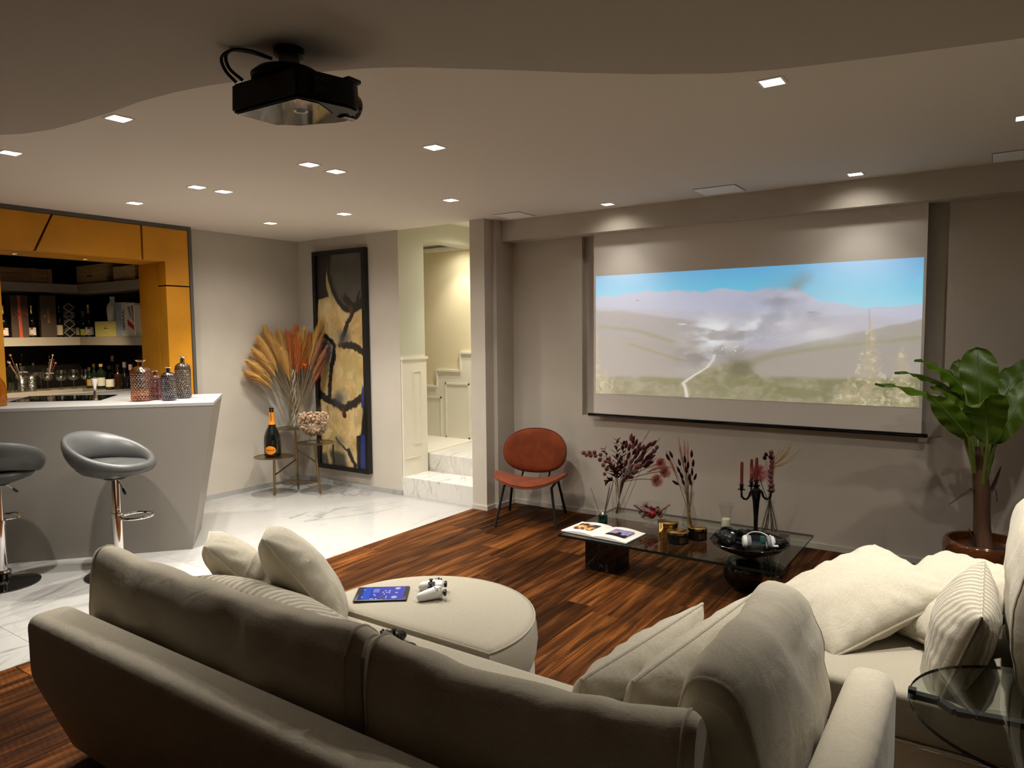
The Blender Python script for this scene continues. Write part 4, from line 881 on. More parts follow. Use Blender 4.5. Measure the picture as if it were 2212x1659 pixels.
def liquor(px_, d, label, r, h, body, lab=None, cap=BLACKPL, sh=.62, caph=.03):
    t = thing('liquor_bottle', label, 'bottle', zpos(px_, 'y', d), 0, 'liquor bottles on the lowest bar shelf')
    G().lathe([(r*.9,0),(r,.006),(r,h*sh),(r*.85,h*(sh+.06)),(.014,h*(sh+.14)),(.013,h-.01),(.016,h)], 24).obj('body', body, t)
    G().lathe([(.017,h-.004),(.018,h+caph),(0,h+caph+.001)], 18).obj('cap', cap, t)
    if lab:
        a0 = math.atan2(-t.location.y, -t.location.x); g = G(); g.grid(lambda i, j: ((r+.001)*math.cos(a0-1+2*i/11), (r+.001)*math.sin(a0-1+2*i/11), h*(.15+.36*j)), 12, 2); g.obj('label_paper', lab, t)
    return t
GRNB = M('deep_green_glass', (.012,.022,.012), .06); CLRB = glass('bottle_glass', (.55,.60,.55), .02); DRKB = M('black_bottle', (.006,.006,.007), .08)
liquor(195, .05, 'small liquor bottle with ochre label, leftmost of the liquor row', .032, .19, GRNB, M('ochre_label', (.45,.28,.05), .6), FOIL)
liquor(205, .10, 'green bottle with grey-green label and gold cap', .036, .225, GRNB, M('sage_label', (.28,.32,.26), .6), FOIL)
liquor(220, .06, 'square-shouldered green bottle with broad cream cap', .042, .235, GRNB, LABW, M('cork_cap', (.5,.34,.18), .6), .74, .025)
liquor(238, .05, 'clear bottle with large white speckled label', .042, .215, CLRB, LABW, BLACKPL, .70)
liquor(246, .15, 'tall pale bottle with silver neck behind the others', .03, .29, CLRB, None, M('silver_cap', (.5,.49,.46), .35, metal=.8), .62, .05)
liquor(256, .08, 'brown glass bottle in the middle of the liquor row', .035, .23, M('brown_bottle', (.03,.012,.005), .07), None)
liquor(271, .07, 'black bottle with striped silver neck', .035, .235, DRKB, None, M('grey_cap', (.16,.15,.15), .4), .6, .05)
liquor(284, .05, 'black bottle with pale pink cap nearest the ochre jamb', .037, .215, DRKB, None, M('pink_cap', (.45,.30,.26), .5), .6, .05)

# ================================================================== THREE-TIER STAND IN THE CORNER
FA, FB, FC = Vector((-5.907,4.444,0)), Vector((-5.575,4.745,0)), Vector((-6.06,4.86,0))
cen = (FA+FB+FC)/3
stand = thing('tiered_stand', 'brass three-tier round plant stand in the grey corner', 'plant stand', (cen.x, cen.y, 0))
TA, TB, TC = FA+(FA-cen)*.0+Vector((.0,.01,.395)), FB+Vector((-.045,-.02,.52)), FC+Vector((-.01,-.01,.625))
for top, foot in ((TA,FA),(TB,FB),(TC,FC)):
    G().lathe([(0,-.006),(.188,-.006),(.192,-.004),(.192,.0),(.188,.001),(.185,-.002),(0,-.002)], 48, top, cap=False).obj('tray', BRASS, stand, world=True)
    G().tube([foot, top-Vector((0,0,.006))], .0125, 12).obj('leg', BRASS, stand, world=True)
def lp(foot, top, z): return foot.lerp(top, z/top.z)
hub = (lp(FA,TA,.115)+lp(FB,TB,.115)+lp(FC,TC,.115))/3
for foot, top in ((FA,TA),(FB,TB),(FC,TC)): G().tube([lp(foot,top,.115), hub], .009, 8).obj('stretcher', BRASS, stand, world=True)
G().tube([lp(FA,TA,.20), lp(FC,TC,.29)], .008, 8).obj('brace', BRASS, stand, world=True)
G().tube([lp(FB,TB,.31), lp(FC,TC,.40)], .008, 8).obj('brace', BRASS, stand, world=True)
# magnum bottle
ORL = M('orange_label', (.80,.25,.01), .45)
p = TA+Vector((-.02,.0,.001)); t = thing('magnum_bottle', 'large dark champagne bottle with orange neck and oval label', 'bottle', p)
r = .082; h = .485
G().lathe([(r*.75,0),(r*.97,.006),(r,.02),(r,.14),(r*.95,.20),(r*.75,.25),(r*.48,.295),(.03,.33),(.024,.37),(.022,h-.02),(.024,h-.015),(.024,h-.004),(.018,h),(0,h)], 40).obj('body', BOTG, t)
G().lathe([(.0365,.318),(.0315,.33),(.0255,.37),(.0240,h-.045),(.022,h-.045)], 32, cap=False).obj('neck_foil', ORL, t)
a0 = math.atan2(-p.y, -p.x)
g = G(); g.v = []; n = 28
ctr = len(g.v)
a0 -= .28
g.grid(lambda i, j: ((r+.0012)*math.cos(a0+.66*math.cos(2*math.pi*i/n)*j/7), (r+.0012)*math.sin(a0+.66*math.cos(2*math.pi*i/n)*j/7), .068+.042*math.sin(2*math.pi*i/n)*j/7), n, 8, wrapu=True); g.obj('oval_label', ORL, t)
rt = Matrix.Translation((0,0,0)) @ Matrix.Rotation(a0, 4, 'Z')
wrap_text('lettering', 'BELLAVISTA', .0155, INK, t, r+.0022, a0, .07)
wrap_text('neck_lettering', 'BELLAVISTA', .0175, INK, t, .0275, a0+.1, .392, True)
# big snifter with corks
p = TB+Vector((0,0,.001)); sn = thing('snifter_vase', 'oversized brandy snifter filled with wine corks', 'glass', p)
sp = [(0,.001),(.075,.001),(.073,.005),(.02,.012),(.016,.05),(.03,.065),(.10,.095),(.145,.145),(.162,.20),(.160,.26),(.148,.315),(.140,.365)]
G().lathe(sp+[(.138,.365),(.146,.31),(.158,.26),(.160,.20),(.143,.147),(.098,.098),(.03,.072),(0,.07)], 48, cap=False).obj('bowl', GLASS, sn)
CORK = M('cork', (.43,.27,.16), .85, var=(40, .3)); CORK2 = M('pale_cork', (.55,.38,.25), .85, var=(40, .25))
ckm = [G().lathe([(.0115,-.022),(.0118,-.018),(.0112,0),(.0118,.018),(.0115,.022)], 9).mesh('wine_cork', c) for c in (CORK, CORK2)]
rr = random.Random(3); spots = []
for k in range(6000):
    if len(spots) >= 190: break
    z = rr.uniform(.085,.288); R = np.interp(z, [.07,.095,.145,.20,.26,.315], [.04,.095,.138,.155,.153,.14])-.016; a = rr.uniform(0, 2*math.pi); q = R*math.sqrt(rr.uniform(.35,1)); v = Vector((q*math.cos(a), q*math.sin(a), z))
    if all((v-s).length > .0245 for s in spots): spots.append(v)
for k, v in enumerate(spots):
    o = bpy.data.objects.new('wine_cork', ckm[k % 2]); COL.objects.link(o); o.location = p+v; o.rotation_euler = (rr.uniform(0,3), rr.uniform(0,3), rr.uniform(0,3)); tag(o, 'used wine cork heaped in the big snifter glass', 'cork', 'wine corks in the snifter')
# clear vase with twisted willow and pampas
pv = TC+Vector((.0,.0,.001)); vs_ = thing('tall_vase', 'tall clear bulging vase holding pampas grass and twisted willow', 'vase', pv)
G().lathe([(0,.001),(.07,.001),(.085,.02),(.105,.10),(.115,.18),(.105,.26),(.085,.34),(.075,.41),(.082,.45),(.080,.45),(.073,.41),(.083,.34),(.103,.26),(.112,.18),(.10,.10),(.08,.024),(0,.012)], 40, cap=False).obj('glass', GLASS, vs_)
WIL = M('pale_willow', (.42,.35,.27), .7)
for k in range(5):
    a = k*1.3; pts = []
    for i in range(26):
        z = .015+.60*i/25; q = .022+.010*math.sin(z*38+k*2); pts.append((q*math.cos(a+z*13)+.05*(k-2)*.25*z, q*math.sin(a+z*13), z))
    one(G().tube(pts, .0055, 6), 'willow_stem', WIL, 'pale twisted willow stem standing in the tall vase', 'stem', pv, 0, 'twisted willow stems')
def plume(base, tip, bend, width, col, label, n=420, seed=0, name='pampas_plume', group='pampas plumes in the tall vase', t0=.38, fine=.0016, clampx=None):
    rr = random.Random(seed); base = Vector(base); tip = Vector(tip); mid = base.lerp(tip, .5)+Vector(bend)
    def B(t): return base*(1-t)**2+mid*(2*t*(1-t))+tip*t*t
    t_ = thing(name, label, 'pampas', base, 0, group)
    m = M('pampas_%d_%d_%d' % tuple(int(c*99) for c in col), col, .9, spec=.1); ms = M('pampas_stalk', (.30,.20,.08), .8)
    G().tube([B(i/10) for i in range(11)], [.0028]*8+[.002,.0015,.001], 5).obj('stalk', ms, t_, world=True)
    g = G()
    for k in range(n):
        t = t0+(1-t0)*rr.random(); p = B(t); ax = (B(min(1,t+.03))-B(t-.03)).normalized(); o = ax.orthogonal().normalized(); o.rotate(Matrix.Rotation(rr.uniform(0,6.283), 3, ax))
        f = (t-t0)/(1-t0); env = (.35+.65*math.sin(math.pi*min(1, f*1.1+.12)))*(1-.45*f); L = width*(1.2*env*rr.uniform(.6,1.3)+.25)
        d = (ax*1.6+o*rr.uniform(.15,.8)).normalized(); p1 = p+d*L*.6; p2 = p1+(d*.6+ax*.5+Vector((0,0,-.4))).normalized()*L*.6
        if clampx is not None:
            for q in (p1, p2): q.x = max(q.x, clampx)
        s = d.cross(o).normalized()*fine
        g.add([p-s, p+s, p1+s*.9, p1-s*.9, p2], [(0,1,2,3),(3,2,4)])
    g.obj('feathers', m, t_, smooth=False, world=True); return t_
GO, GD, RU, RD = (.74,.46,.15), (.60,.36,.11), (.58,.17,.05), (.48,.23,.12)
PL = [(538,806,GO,.07,.02),(540,784,GO,.07,.03),(553,760,GO,.075,.0),(563,738,GO,.085,.0),(576,716,GD,.085,.05),(590,735,GO,.09,-.05),(604,722,GD,.09,.0),(622,726,RU,.09,.06),(640,716,RU,.09,.02),(655,722,GD,.09,-.04),(690,700,GD,.07,.05),(668,730,RU,.085,.0),(697,722,RD,.05,-.03),(704,752,RD,.05,.0),(700,783,(.55,.20,.10),.03,.05),(645,740,RU,.08,-.06),(612,765,GO,.08,-.07)]
def PW(a, b, dd=0):                 # same depth as the vase, but never through the left or painting wall
    q = PD(pv, a, b, dd); r_ = ray(a, b); k = (q-CAM).dot(_f)
    k = min(k, (-6.20)/r_.x, 5.03/r_.y); return CAM+r_*k
PLC = {}
for k, (a, b, col, wd, dd) in enumerate(PL):
    base = PD(pv, 640+(k % 3)*3, 895, .0); tip = PW(a, b, dd*2)
    side = 'left' if a < 600 else ('right' if a > 660 else 'centre')
    cn = 'golden' if col in (GO, GD) else 'rust-red'
    pos = PLC.get((side, cn), 0); PLC[side, cn] = pos+1
    lab = {'left':'%s pampas plume fanning to the left of the tall vase','right':'%s pampas plume fanning right over the painting frame','centre':'%s pampas plume rising from the middle of the tall vase'}[side] % cn; lab = ('lowest ','second lowest ','third lowest ','fourth lowest ','fifth ','topmost ')[min(pos,5)]+lab if side == 'left' else (('front ','middle ','rear ','short ','low ')[min(pos,4)]+lab)
    plume(base, tip, Vector((0,0,.09 if a < 600 else .03)), wd*2.0, col, lab, 620, k, fine=.0022, t0=.52, clampx=-6.27)
# small orange flower and dried leaves
pf = PD(pv, 652, 787, -.06); t = thing('orange_dried_flower', 'bright orange dried flower tuft below the plumes', 'flower', pf)
g = G(); rr = random.Random(5)
for k in range(160):
    d = Vector((rr.gauss(0,1), rr.gauss(0,1), rr.gauss(0,.6))).normalized()*rr.uniform(.03,.07); s = d.orthogonal().normalized()*.002; g.add([-s, s, d*.9+s, d], [(0,1,2,3)])
g.obj('petals', M('bright_orange_flower', (.85,.20,.03), .7), t, smooth=False); G().tube([(0,0,0),(-.02,.02,-.2),tuple(pv+Vector((0,0,.05))-pf)], .002, 5).obj('stem', WIL, t)

# ================================================================== RUST VELVET CHAIR
RUST = M('rust_velvet', (.17,.034,.009), .8, var=(9, .25), spec=.2, sheen=.08, bump=(30, .08))
RUSTD = M('rust_piping', (.12,.02,.01), .8)
fl_, fr_, br_, bl_ = Vector((-3.371,4.682,0)), Vector((-2.894,4.869,0)), Vector((-3.086,5.377,0)), Vector((-3.563,5.194,0))
cc = (fl_+fr_+br_+bl_)/4; ax = (fr_-fl_).normalized(); rot = math.atan2(ax.y, ax.x)
ch = thing('lounge_chair', 'low rust velvet lounge chair with oval back and black legs', 'chair', (cc.x, cc.y, 0), rot)
W2, D2 = .256, .27
def ellipsoid_pad(nu, nv, P): 
    g = G(); g.grid(P, nu, nv, wrapu=True); return g
def padP(a, b, cfun, hw, hh, th, e=2.4):
    pass
# seat: wide rounded pad curved up at the sides
g = G(); nu, nv = 48, 14
def seatP(i, j):
    a = 2*math.pi*i/nu; s = j/(nv-1); c, d = math.cos(a), math.sin(a); pw = 2/2.5
    ux = math.copysign(abs(c)**pw, c); uy = math.copysign(abs(d)**pw, d); q = math.sin(math.pi*s)**.55 if 0 < s < 1 else 0.0; th = -math.cos(math.pi*s)
    x = .31*ux*q; y = -.03+.26*uy*q; crown = (x/.31)**2
    return (x, y, .325+.09*crown-.02*(y/.27)+.026*th*(1-.35*crown))
g.grid(seatP, nu, nv, wrapu=True); seat = g.obj('seat', RUST, ch)
rim = [(.312*math.copysign(abs(math.cos(a))**.8, math.cos(a)), -.03+.262*math.copysign(abs(math.sin(a))**.8, math.sin(a))) for a in [2*math.pi*i/60 for i in range(60)]]
G().tube([(x, y, .325+.09*(x/.31)**2-.02*(y/.27)-.012) for x, y in rim], .006, 6, closed=True).obj('piping', RUSTD, seat)
g = G()
def backP(i, j):
    a = 2*math.pi*i/nu; s = j/(nv-1); c, d = math.cos(a), math.sin(a); pw = 2/2.3
    ux = math.copysign(abs(c)**pw, c); uz = math.copysign(abs(d)**pw, d); q = math.sin(math.pi*s)**.5 if 0 < s < 1 else 0.0; th = -math.cos(math.pi*s)
    x = .275*ux*q; z = .188*uz*q
    return (x, .235+.16*z-.075*(x/.275)**2-.024*th*1.0, .565+z)
g.grid(backP, nu, nv, wrapu=True); back = g.obj('backrest', RUST, ch)
rim = [(.277*math.copysign(abs(math.cos(a))**.87, math.cos(a)), .190*math.copysign(abs(math.sin(a))**.87, math.sin(a))) for a in [2*math.pi*i/60 for i in range(60)]]
G().tube([(x, .240+.16*z-.075*(x/.275)**2, .565+z) for x, z in rim], .006, 6, closed=True).obj('piping', RUSTD, back)
for sx in (-1, 1):
    G().tube([(sx*W2, -D2, 0), (sx*(W2-.055), -.16, .325)], .0115, 10).obj('leg', BLACKMET, ch)
    G().tube([(sx*W2, D2, 0), (sx*(W2-.055), .17, .325)], .0115, 10).obj('leg', BLACKMET, ch)
    G().tube([(sx*.12, .15, .335), (sx*.12, .225, .36), (sx*.12, .235, .50)], .009, 8).obj('back_support', BLACKMET, ch)
    G().tube([(sx*(W2-.055), -.16, .318), (sx*(W2-.055), .17, .318)], .010, 8).obj('seat_rail', BLACKMET, ch)

# ================================================================== GLASS COFFEE TABLE
ZG = .26
tb = thing('coffee_table', 'low glass coffee table on black marble blocks and a ball', 'coffee table', (-1.65, 4.44, 0))
g = G(); gx0, gx1, gy0, gy1 = -2.36, -.935, 4.0, 4.88; th = .015
g.add([(gx0,gy0,ZG-th),(gx1,gy0,ZG-th),(gx1,gy1,ZG-th),(gx0,gy1,ZG-th),(gx0,gy0,ZG),(gx1,gy0,ZG),(gx1,gy1,ZG),(gx0,gy1,ZG)], [(0,3,2,1),(4,5,6,7)])
g.cm = 1; o = 0
g.f += [(0,1,5,4),(1,2,6,5),(2,3,7,6),(3,0,4,7)]; g.mi += [1]*4
g.obj('glass_top', [GLASSG, GLASSE], tb, smooth=False, world=True)
G().rbox(-2.245, -2.02, 4.165, 4.385, .0, ZG-th, .004, 1).obj('marble_block', BLACKMARBLE, tb, smooth=False, world=True)
G().ball((-1.235, 4.345, .1225), .1225, 32, 20).obj('marble_ball', BLACKMARBLE, tb, world=True)
g = G().prism([(4.66,0),(4.92,0),(4.86,ZG-th),(4.72,ZG-th)], -1.36, -1.08, 'x').obj('marble_wedge', BLACKMARBLE, tb, smooth=False, world=True)
# ---- open book
c0, c1, c2, c3 = [PZ(ZG, *q) for q in ((1213,1150),(1257,1128),(1391,1156),(1357,1175))]
bc = (c0+c1+c2+c3)/4; e1 = ((c3-c0)+(c2-c1))/2; e2 = ((c1-c0)+(c2-c3))/2; bw, bh = e1.length, e2.length; ea, eb, _ = ortho(e1, e2); ang = math.atan2(ea.y, ea.x)
bk = thing('open_book', 'open photo book lying on the left end of the glass table', 'book', (bc.x, bc.y, ZG), ang)
PAGE = M('white_page', (.78,.75,.70), .6)
for s in (-1, 1):
    G().rbox(min(0, s*bw/2)+(.0 if s > 0 else -.004), max(0, s*bw/2)+(.004 if s > 0 else 0), -bh/2-.004, bh/2+.004, .0005, .004, .001, 1).obj('cover', M('dark_cover', (.02,.018,.016), .5), bk, smooth=False)
    g = G(); 
    def pg(i, j):
        u = i/12; x = s*bw/2*u; return (x, -bh/2+bh*j, .006+.014*math.sin(math.pi*min(1,u*1.15))**.8*(1-.35*u)+.004)
    g.grid(pg, 13, 2); vs = list(g.v); g.add([(x, y, .004) for x, y, z in vs], [])
    n = 13
    for i in range(12): g.f += [(i, i+1, 26+i+1, 26+i), (n+i, 26+n+i, 26+n+i+1, n+i+1)]; g.mi += [0,0]
    g.f += [(12, 25, 51, 38)]; g.mi += [0]
    po = g.obj('pages', PAGE, bk)
    if s < 0:
        def fn(U, V):
            n1 = fbm(U*5, V*4, 5); n2 = fbm(U*6+9, V*5, 8); C = np.array([92,40,22.])+0*U[..., None]
            C = np.where((n1 > .5)[..., None], np.array([205,150,80.]), C); C = np.where((n2 > .56)[..., None], np.array([225,185,130.]), C); C = np.where(((V < .35)*(n2 < .5))[..., None], np.array([70,22,18.]), C); C = np.where(((U > .7)*(V < .45))[..., None], np.array([40,50,52.]), C); return lin(C)
    else:
        def fn(U, V):
            n1 = fbm(U*4, V*4, 15); C = np.array([140,132,175.])+(n1-.5)[..., None]*60; C = np.where((V > .62+.5*(n1-.5)-.25*U*0)[..., None], np.array([12,10,14.]), C); C = np.where((np.hypot(U-.45, V-.55) < .16)[..., None], np.array([20,16,18.]), C); C = np.where(((np.hypot(U-.25, V-.5) < .15)*(n1 > .4))[..., None], np.array([190,140,150.]), C); return lin(np.clip(C,0,255))
    q = picture('photo', bw*.29, bh*.56, 40, 34, fn, attr_mat('book_photo', .4), po, Matrix.Translation((s*bw*.26, .0, .0224)) @ Matrix.Rotation(-math.pi/2, 4, 'X'))
# ---- reed diffuser
p = PZ(ZG, 1302, 1131); t = thing('reed_diffuser', 'green glass reed diffuser with dark sticks on the table', 'diffuser', (p.x, p.y, ZG+.001))
G().lathe([(.030,0),(.034,.003),(.034,.058),(.030,.063),(.016,.066)], 28).obj('bottle', glass('teal_glass', (.16,.38,.36), .02), t)
G().lathe([(.0,.003),(.028,.003),(.028,.012),(.0,.012)], 24).obj('liquid', M('dark_teal', (.01,.05,.05), .1), t)
G().lathe([(.016,.062),(.016,.085),(.0,.086)], 20).obj('collar', CHROME, t)
for k, (dx, dz) in enumerate(((-.085,.255),(.045,.27),(.055,.29),(.068,.28),(.078,.30),(.05,.25))):
    e = Vector((dx*_r0.x, dx*_r0.y, dz)); G().tube([(0,0,.01), e], .0014, 5).obj('reed', BLACKPL, t)

# ---- dried flower kit (each stem is its own thing)
WINE = M('wine_red', (.070,.010,.012), .85, spec=.2); WINE2 = M('dusty_wine', (.12,.022,.024), .85, sheen=.3); DPUR = M('dark_plum', (.030,.007,.010), .9, spec=.1); STEMB = M('brown_stem', (.12,.045,.025), .8)
PINK = (.55,.22,.17); OLIVE = M('olive_stem', (.06,.045,.015), .8)
CURV = None
def bez(a, b, bend, n=9):
    a, b = Vector(a), Vector(b)
    if CURV and (a-CURV[0]).to_2d().length < .06 and a.z < CURV[1]:            # stem passes through the vase mouth
        c, zm, rm = CURV; h = (b-c).to_2d(); h = h.normalized() if h.length > 1e-4 else Vector((1,0)); j = rm*(.35+.6*((b.x*97.3+b.z*53.1) % 1))
        q = Vector((c.x+h.x*j, c.y+h.y*j, zm)); a = Vector((c.x-h.x*j*.7, c.y-h.y*j*.7, a.z)); k = max(2, n//3)
        m = q.lerp(b, .5)+Vector((0,0,.03)); return [a.lerp(q, i/k) for i in range(k)]+[q*(1-t)**2+m*(2*t*(1-t))+b*t*t for t in [i/(n-1-k) for i in range(n-k)]]
    m = a.lerp(b, .5)+Vector(bend); return [a*(1-t)**2+m*(2*t*(1-t))+b*t*t for t in [i/(n-1) for i in range(n)]]
def tail(base, tip, label, group, mat=WINE, r=.0105, L=.045, stem=STEMB, name='bunny_tail'):
    t = thing(name, label, 'dried flower', base, 0, group); pts = bez(base, tip, Vector((0,0,.02)))
    G().tube(pts, .0011, 5).obj('stem', stem, t, world=True)
    d = (pts[-1]-pts[-2]).normalized(); g = G(); g.tube([pts[-1]+d*(L*(k/7-.15)) for k in range(8)], [r*v for v in (.25,.75,.97,1,.93,.75,.5,.08)], 8); g.obj('head', mat, t, world=True)
def ballbranch(pts, balls, label, cat='dried flower', mat=WINE2, stem=STEMB, r=.0155, group=None):
    t = thing('ball_branch', label, cat, pts[0], 0, group); G().tube(pts, .0016, 5).obj('stem', stem, t, world=True)
    for k, b in enumerate(balls):
        g = G().ball((0,0,0), r*(.9+.2*((k*37) % 10)/10), 12, 9); g.v = [tuple(Vector(v)*(1+.07*mnoise.noise(Vector(v)*500))) for v in g.v]; g.shift(b); g.obj('seed_ball', mat, t, world=True)
def leafgeo(g, p, d, n, L, w):
    d = d.normalized(); s = d.cross(n).normalized(); n2 = s.cross(d)
    g.add([p, p+d*L*.35+s*w+n2*w*.25, p+d*L*.35-s*w+n2*w*.25, p+d*L*.35, p+d*L*.75+s*w*.6-n2*L*.05, p+d*L*.75-s*w*.6-n2*L*.05, p+d*L*.75-n2*L*.08, p+d*L-n2*L*.2], [(0,3,1),(0,2,3),(3,6,4,1),(3,2,5,6),(6,7,4),(6,5,7)])
def sprig(base, tip, label, n=14, L=.05, w=.012, mat=WINE, group=None, t0=.35, seed=0, name='leaf_sprig'):
    rr = random.Random(seed); t = thing(name, label, 'dried flower', base, 0, group); pts = bez(base, tip, Vector((0,0,.02)), 16)
    G().tube(pts, .0014, 5).obj('stem', STEMB, t, world=True)
    for k in range(n):
        f = t0+(1-t0)*k/(n-1); i = min(14, int(f*15)); p = pts[i].lerp(pts[i+1], f*15-i); ax_ = (pts[i+1]-pts[i]).normalized(); o = ax_.orthogonal().normalized(); o.rotate(Matrix.Rotation(k*2.4+rr.uniform(-.4,.4), 3, ax_))
        g = G(); leafgeo(g, p, ax_*.8+o*.8, ax_, L*rr.uniform(.7,1.1)*(1-.35*f), w*rr.uniform(.7,1.1)*(1-.2*f)); g.obj('leaf', mat, t, smooth=False, world=True)
def pom(base, c, R, label, col=PINK, group=None, seed=0, n=260):
    rr = random.Random(seed); t = thing('pincushion_flower', label, 'dried flower', base, 0, group); G().tube(bez(base, c, Vector((0,0,-.015))), .0025, 6).obj('stem', OLIVE, t, world=True)
    G().ball(c, R*.45, 10, 8).obj('core', WINE2, t, world=True); g = G()
    for k in range(n):
        z = 1-2*(k+.5)/n; a = k*2.39996; q = math.sqrt(1-z*z); d = Vector((q*math.cos(a), q*math.sin(a), z)); s = d.orthogonal().normalized()*.0016; m_ = c+d*R*.75; e = c+d*R*rr.uniform(.9,1.12)+Vector((0,0,-.004))
        g.add([c+d*R*.3-s, c+d*R*.3+s, m_+s, m_-s, e], [(0,1,2,3),(3,2,4)])
    g.obj('petals', M('pin_%d' % int(col[0]*100), col, .8), t, smooth=False, world=True)

# ---- vase 1: straight cylinder
p1 = PZ(ZG, 1337, 1113); v1 = thing('cylinder_vase', 'straight clear cylinder vase with wine-red dried flowers', 'vase', (p1.x, p1.y, ZG+.001))
G().lathe([(0,.001),(.049,.001),(.050,.004),(.050,.25),(.048,.25),(.0475,.012),(0,.010)], 36, cap=False).obj('glass', GLASS, v1)
def b1(k): a = k*2.4; return Vector((p1.x+.03*math.cos(a), p1.y+.03*math.sin(a), ZG+.016))
Q1 = (p1.x, p1.y, .6)
GR1 = 'wine-red dried flowers in the cylinder vase'
def at1(x, y, dd=0): return PD(Q1, x, y, dd)
CURV = (Vector((p1.x,p1.y,0)), ZG+.245, .040)
L1 = 'wine-red bunny-tail stem in the cylinder vase'
tl1 = [(1362,950),(1352,966),(1358,972),(1366,968),(1372,962),(1376,978),(1385,985),(1392,972),(1398,966),(1402,984),(1380,996),(1370,990),(1362,1000),(1388,1000),(1395,992),(1404,990),(1410,976),(1376,1010),(1366,1022),(1408,962),(1392,1008),(1384,972),(1368,980),(1356,990),(1378,968),(1388,980),(1372,1000),(1360,1012),(1382,990),(1350,1005),(1396,1000),(1366,955),(1374,984),(1345,1020),(1356,1030)]
for k, (a, b) in enumerate(tl1): tail(b1(k), at1(a, b, R_.uniform(-.07,.07)), L1, GR1, WINE if k % 3 else WINE2, .0135, .06)
L1d = 'dark plum bunny-tail stem leaning right from the cylinder vase'
for k, (a, b) in enumerate(((1396,988),(1400,994),(1398,1000),(1404,1001),(1391,1007))): tail(b1(k+5), at1(a, b, R_.uniform(-.09,-.02)), ('uppermost ','second ','third ','outermost ','lowest ')[k]+L1d, GR1, DPUR, .009, .04)
bp = [at1(1330,1030), at1(1308,1018,-.03), at1(1302,1000,-.05), at1(1304,990,-.06), at1(1296,985,-.07), at1(1284,980,-.08), at1(1270,976,-.09), at1(1258,975,-.1)]
ballbranch([b1(1)]+bp, [at1(x, y, d) for x, y, d in ((1306,1024,-.04),(1311,1013,-.02),(1303,1005,-.06),(1308,997,-.05),(1296,993,-.06),(1297,982,-.07),(1286,985,-.08),(1284,977,-.08),(1276,984,-.09),(1273,977,-.09),(1267,983,-.1),(1260,978,-.1))], 'long branch of round wine-red seed balls arching left')
ballbranch([b1(2), at1(1372,1020), at1(1376,1008)], [at1(1373,1018,-.08),(at1(1376,1008,-.06))], 'short branch of two wine-red balls at the vase centre', r=.02)
ballbranch([b1(3), at1(1390,1000), at1(1419,966)], [at1(1419,966,-.02), at1(1413,974,-.03)], 'branch of two plum balls at the upper right of the bouquet', r=.017)
for k, (a, b, L, n, lab) in enumerate(((1332,952,.07,12,'tall wine-red leafy sprig at the top of the cylinder vase bouquet'),(1304,972,.06,9,'wine-red leafy sprig leaning left over the ball branch'),(1348,958,.065,11,'wine-red leafy sprig leaning right of the tallest sprig'),(1318,1000,.06,11,'dark leafy sprig low on the left of the bouquet'),(1340,990,.06,13,'leafy sprig in the middle of the bouquet'),(1330,1015,.055,12,'drooping leafy sprig over the vase rim'),(1310,1040,.05,8,'lowest leafy sprig hanging left of the vase rim'))):
    sprig(b1(k), at1(a, b, R_.uniform(-.08,.06)), lab, n+6, L*1.25, .016, WINE if k != 1 else WINE2, GR1, .45, k)
for k, (a, b, lab) in enumerate(((1402,932,'thin berry sprig pointing straight up right of the bouquet'),(1425,948,'thin berry sprig pointing right of the bouquet'),(1418,990,'thin drooping berry sprig at the right of the bouquet'))):
    sprig(b1(k+3), at1(a, b, 0), lab, 26, .016, .006, WINE2, GR1, .55, 50+k, 'berry_sprig')
pom(b1(0), at1(1419,1037,-.05), .052, 'lower pink pincushion flower reaching right of the cylinder vase', PINK, GR1, 1)
pom(b1(1), at1(1437,1018,.0), .05, 'upper pink pincushion flower reaching right of the cylinder vase', PINK, GR1, 2)
pom(b1(2), at1(1428,1000,.05), .045, 'rearmost pink pincushion flower behind the pink plume', PINK, GR1, 3)
# ---- vase 2: quilted
p2 = PZ(ZG, 1489, 1137); v2 = thing('quilted_vase', 'waisted diamond-cut clear vase with pink grass and plum tails', 'vase', (p2.x, p2.y, ZG+.001))
def q2(a, z, j): return .0022*abs(math.sin(7*a+z*90))*abs(math.sin(7*a-z*90)) if z < .16 else 0
pr2 = [(0,.001)]+[(np.interp(z, [0,.02,.06,.11,.16,.21,.245], [.046,.052,.050,.038,.027,.031,.038]), z) for z in np.linspace(.001,.245,50)]
G().lathe([(float(a), float(b)) for a, b in pr2], 72, cap=False, func=q2).obj('glass', glass('quilted_glass', (.90,.90,.88), .0), v2)
Q2 = (p2.x, p2.y, .6); GR2 = 'dried stems in the diamond-cut vase'
CURV = (Vector((p2.x,p2.y,0)), ZG+.20, .022)
def b2(k): a = k*2.4; return Vector((p2.x+.02*math.cos(a), p2.y+.02*math.sin(a), ZG+.012))
def at2(x, y, dd=0): return PD(Q2, x, y, dd)
for k, (a, b) in enumerate(((1452,987),(1445,992),(1494,986),(1469,1004),(1480,998),(1486,1010),(1497,1006),(1468,1020),(1483,1020),(1495,1025),(1474,1032),(1489,1036),(1500,1035),(1464,1046),(1478,1046),(1492,1046))):
    tail(b2(k), at2(a, b, R_.uniform(-.05,.05)), 'dark plum bunny-tail stem in the diamond-cut vase', GR2, DPUR, .0098, .055)
PK = (.48,.19,.14)
for k, (a, b, n, w) in enumerate(((1466,948,120,.05),(1478,954,120,.05),(1486,958,110,.05),(1441,978,130,.06))):
    plume(b2(k), at2(a, b, .02*k), Vector((0,0,.05)), w, PK, 'wispy pink grass plume in the diamond-cut vase', n, 60+k, 'pink_grass', 'pink grass plumes', .55, .0007)
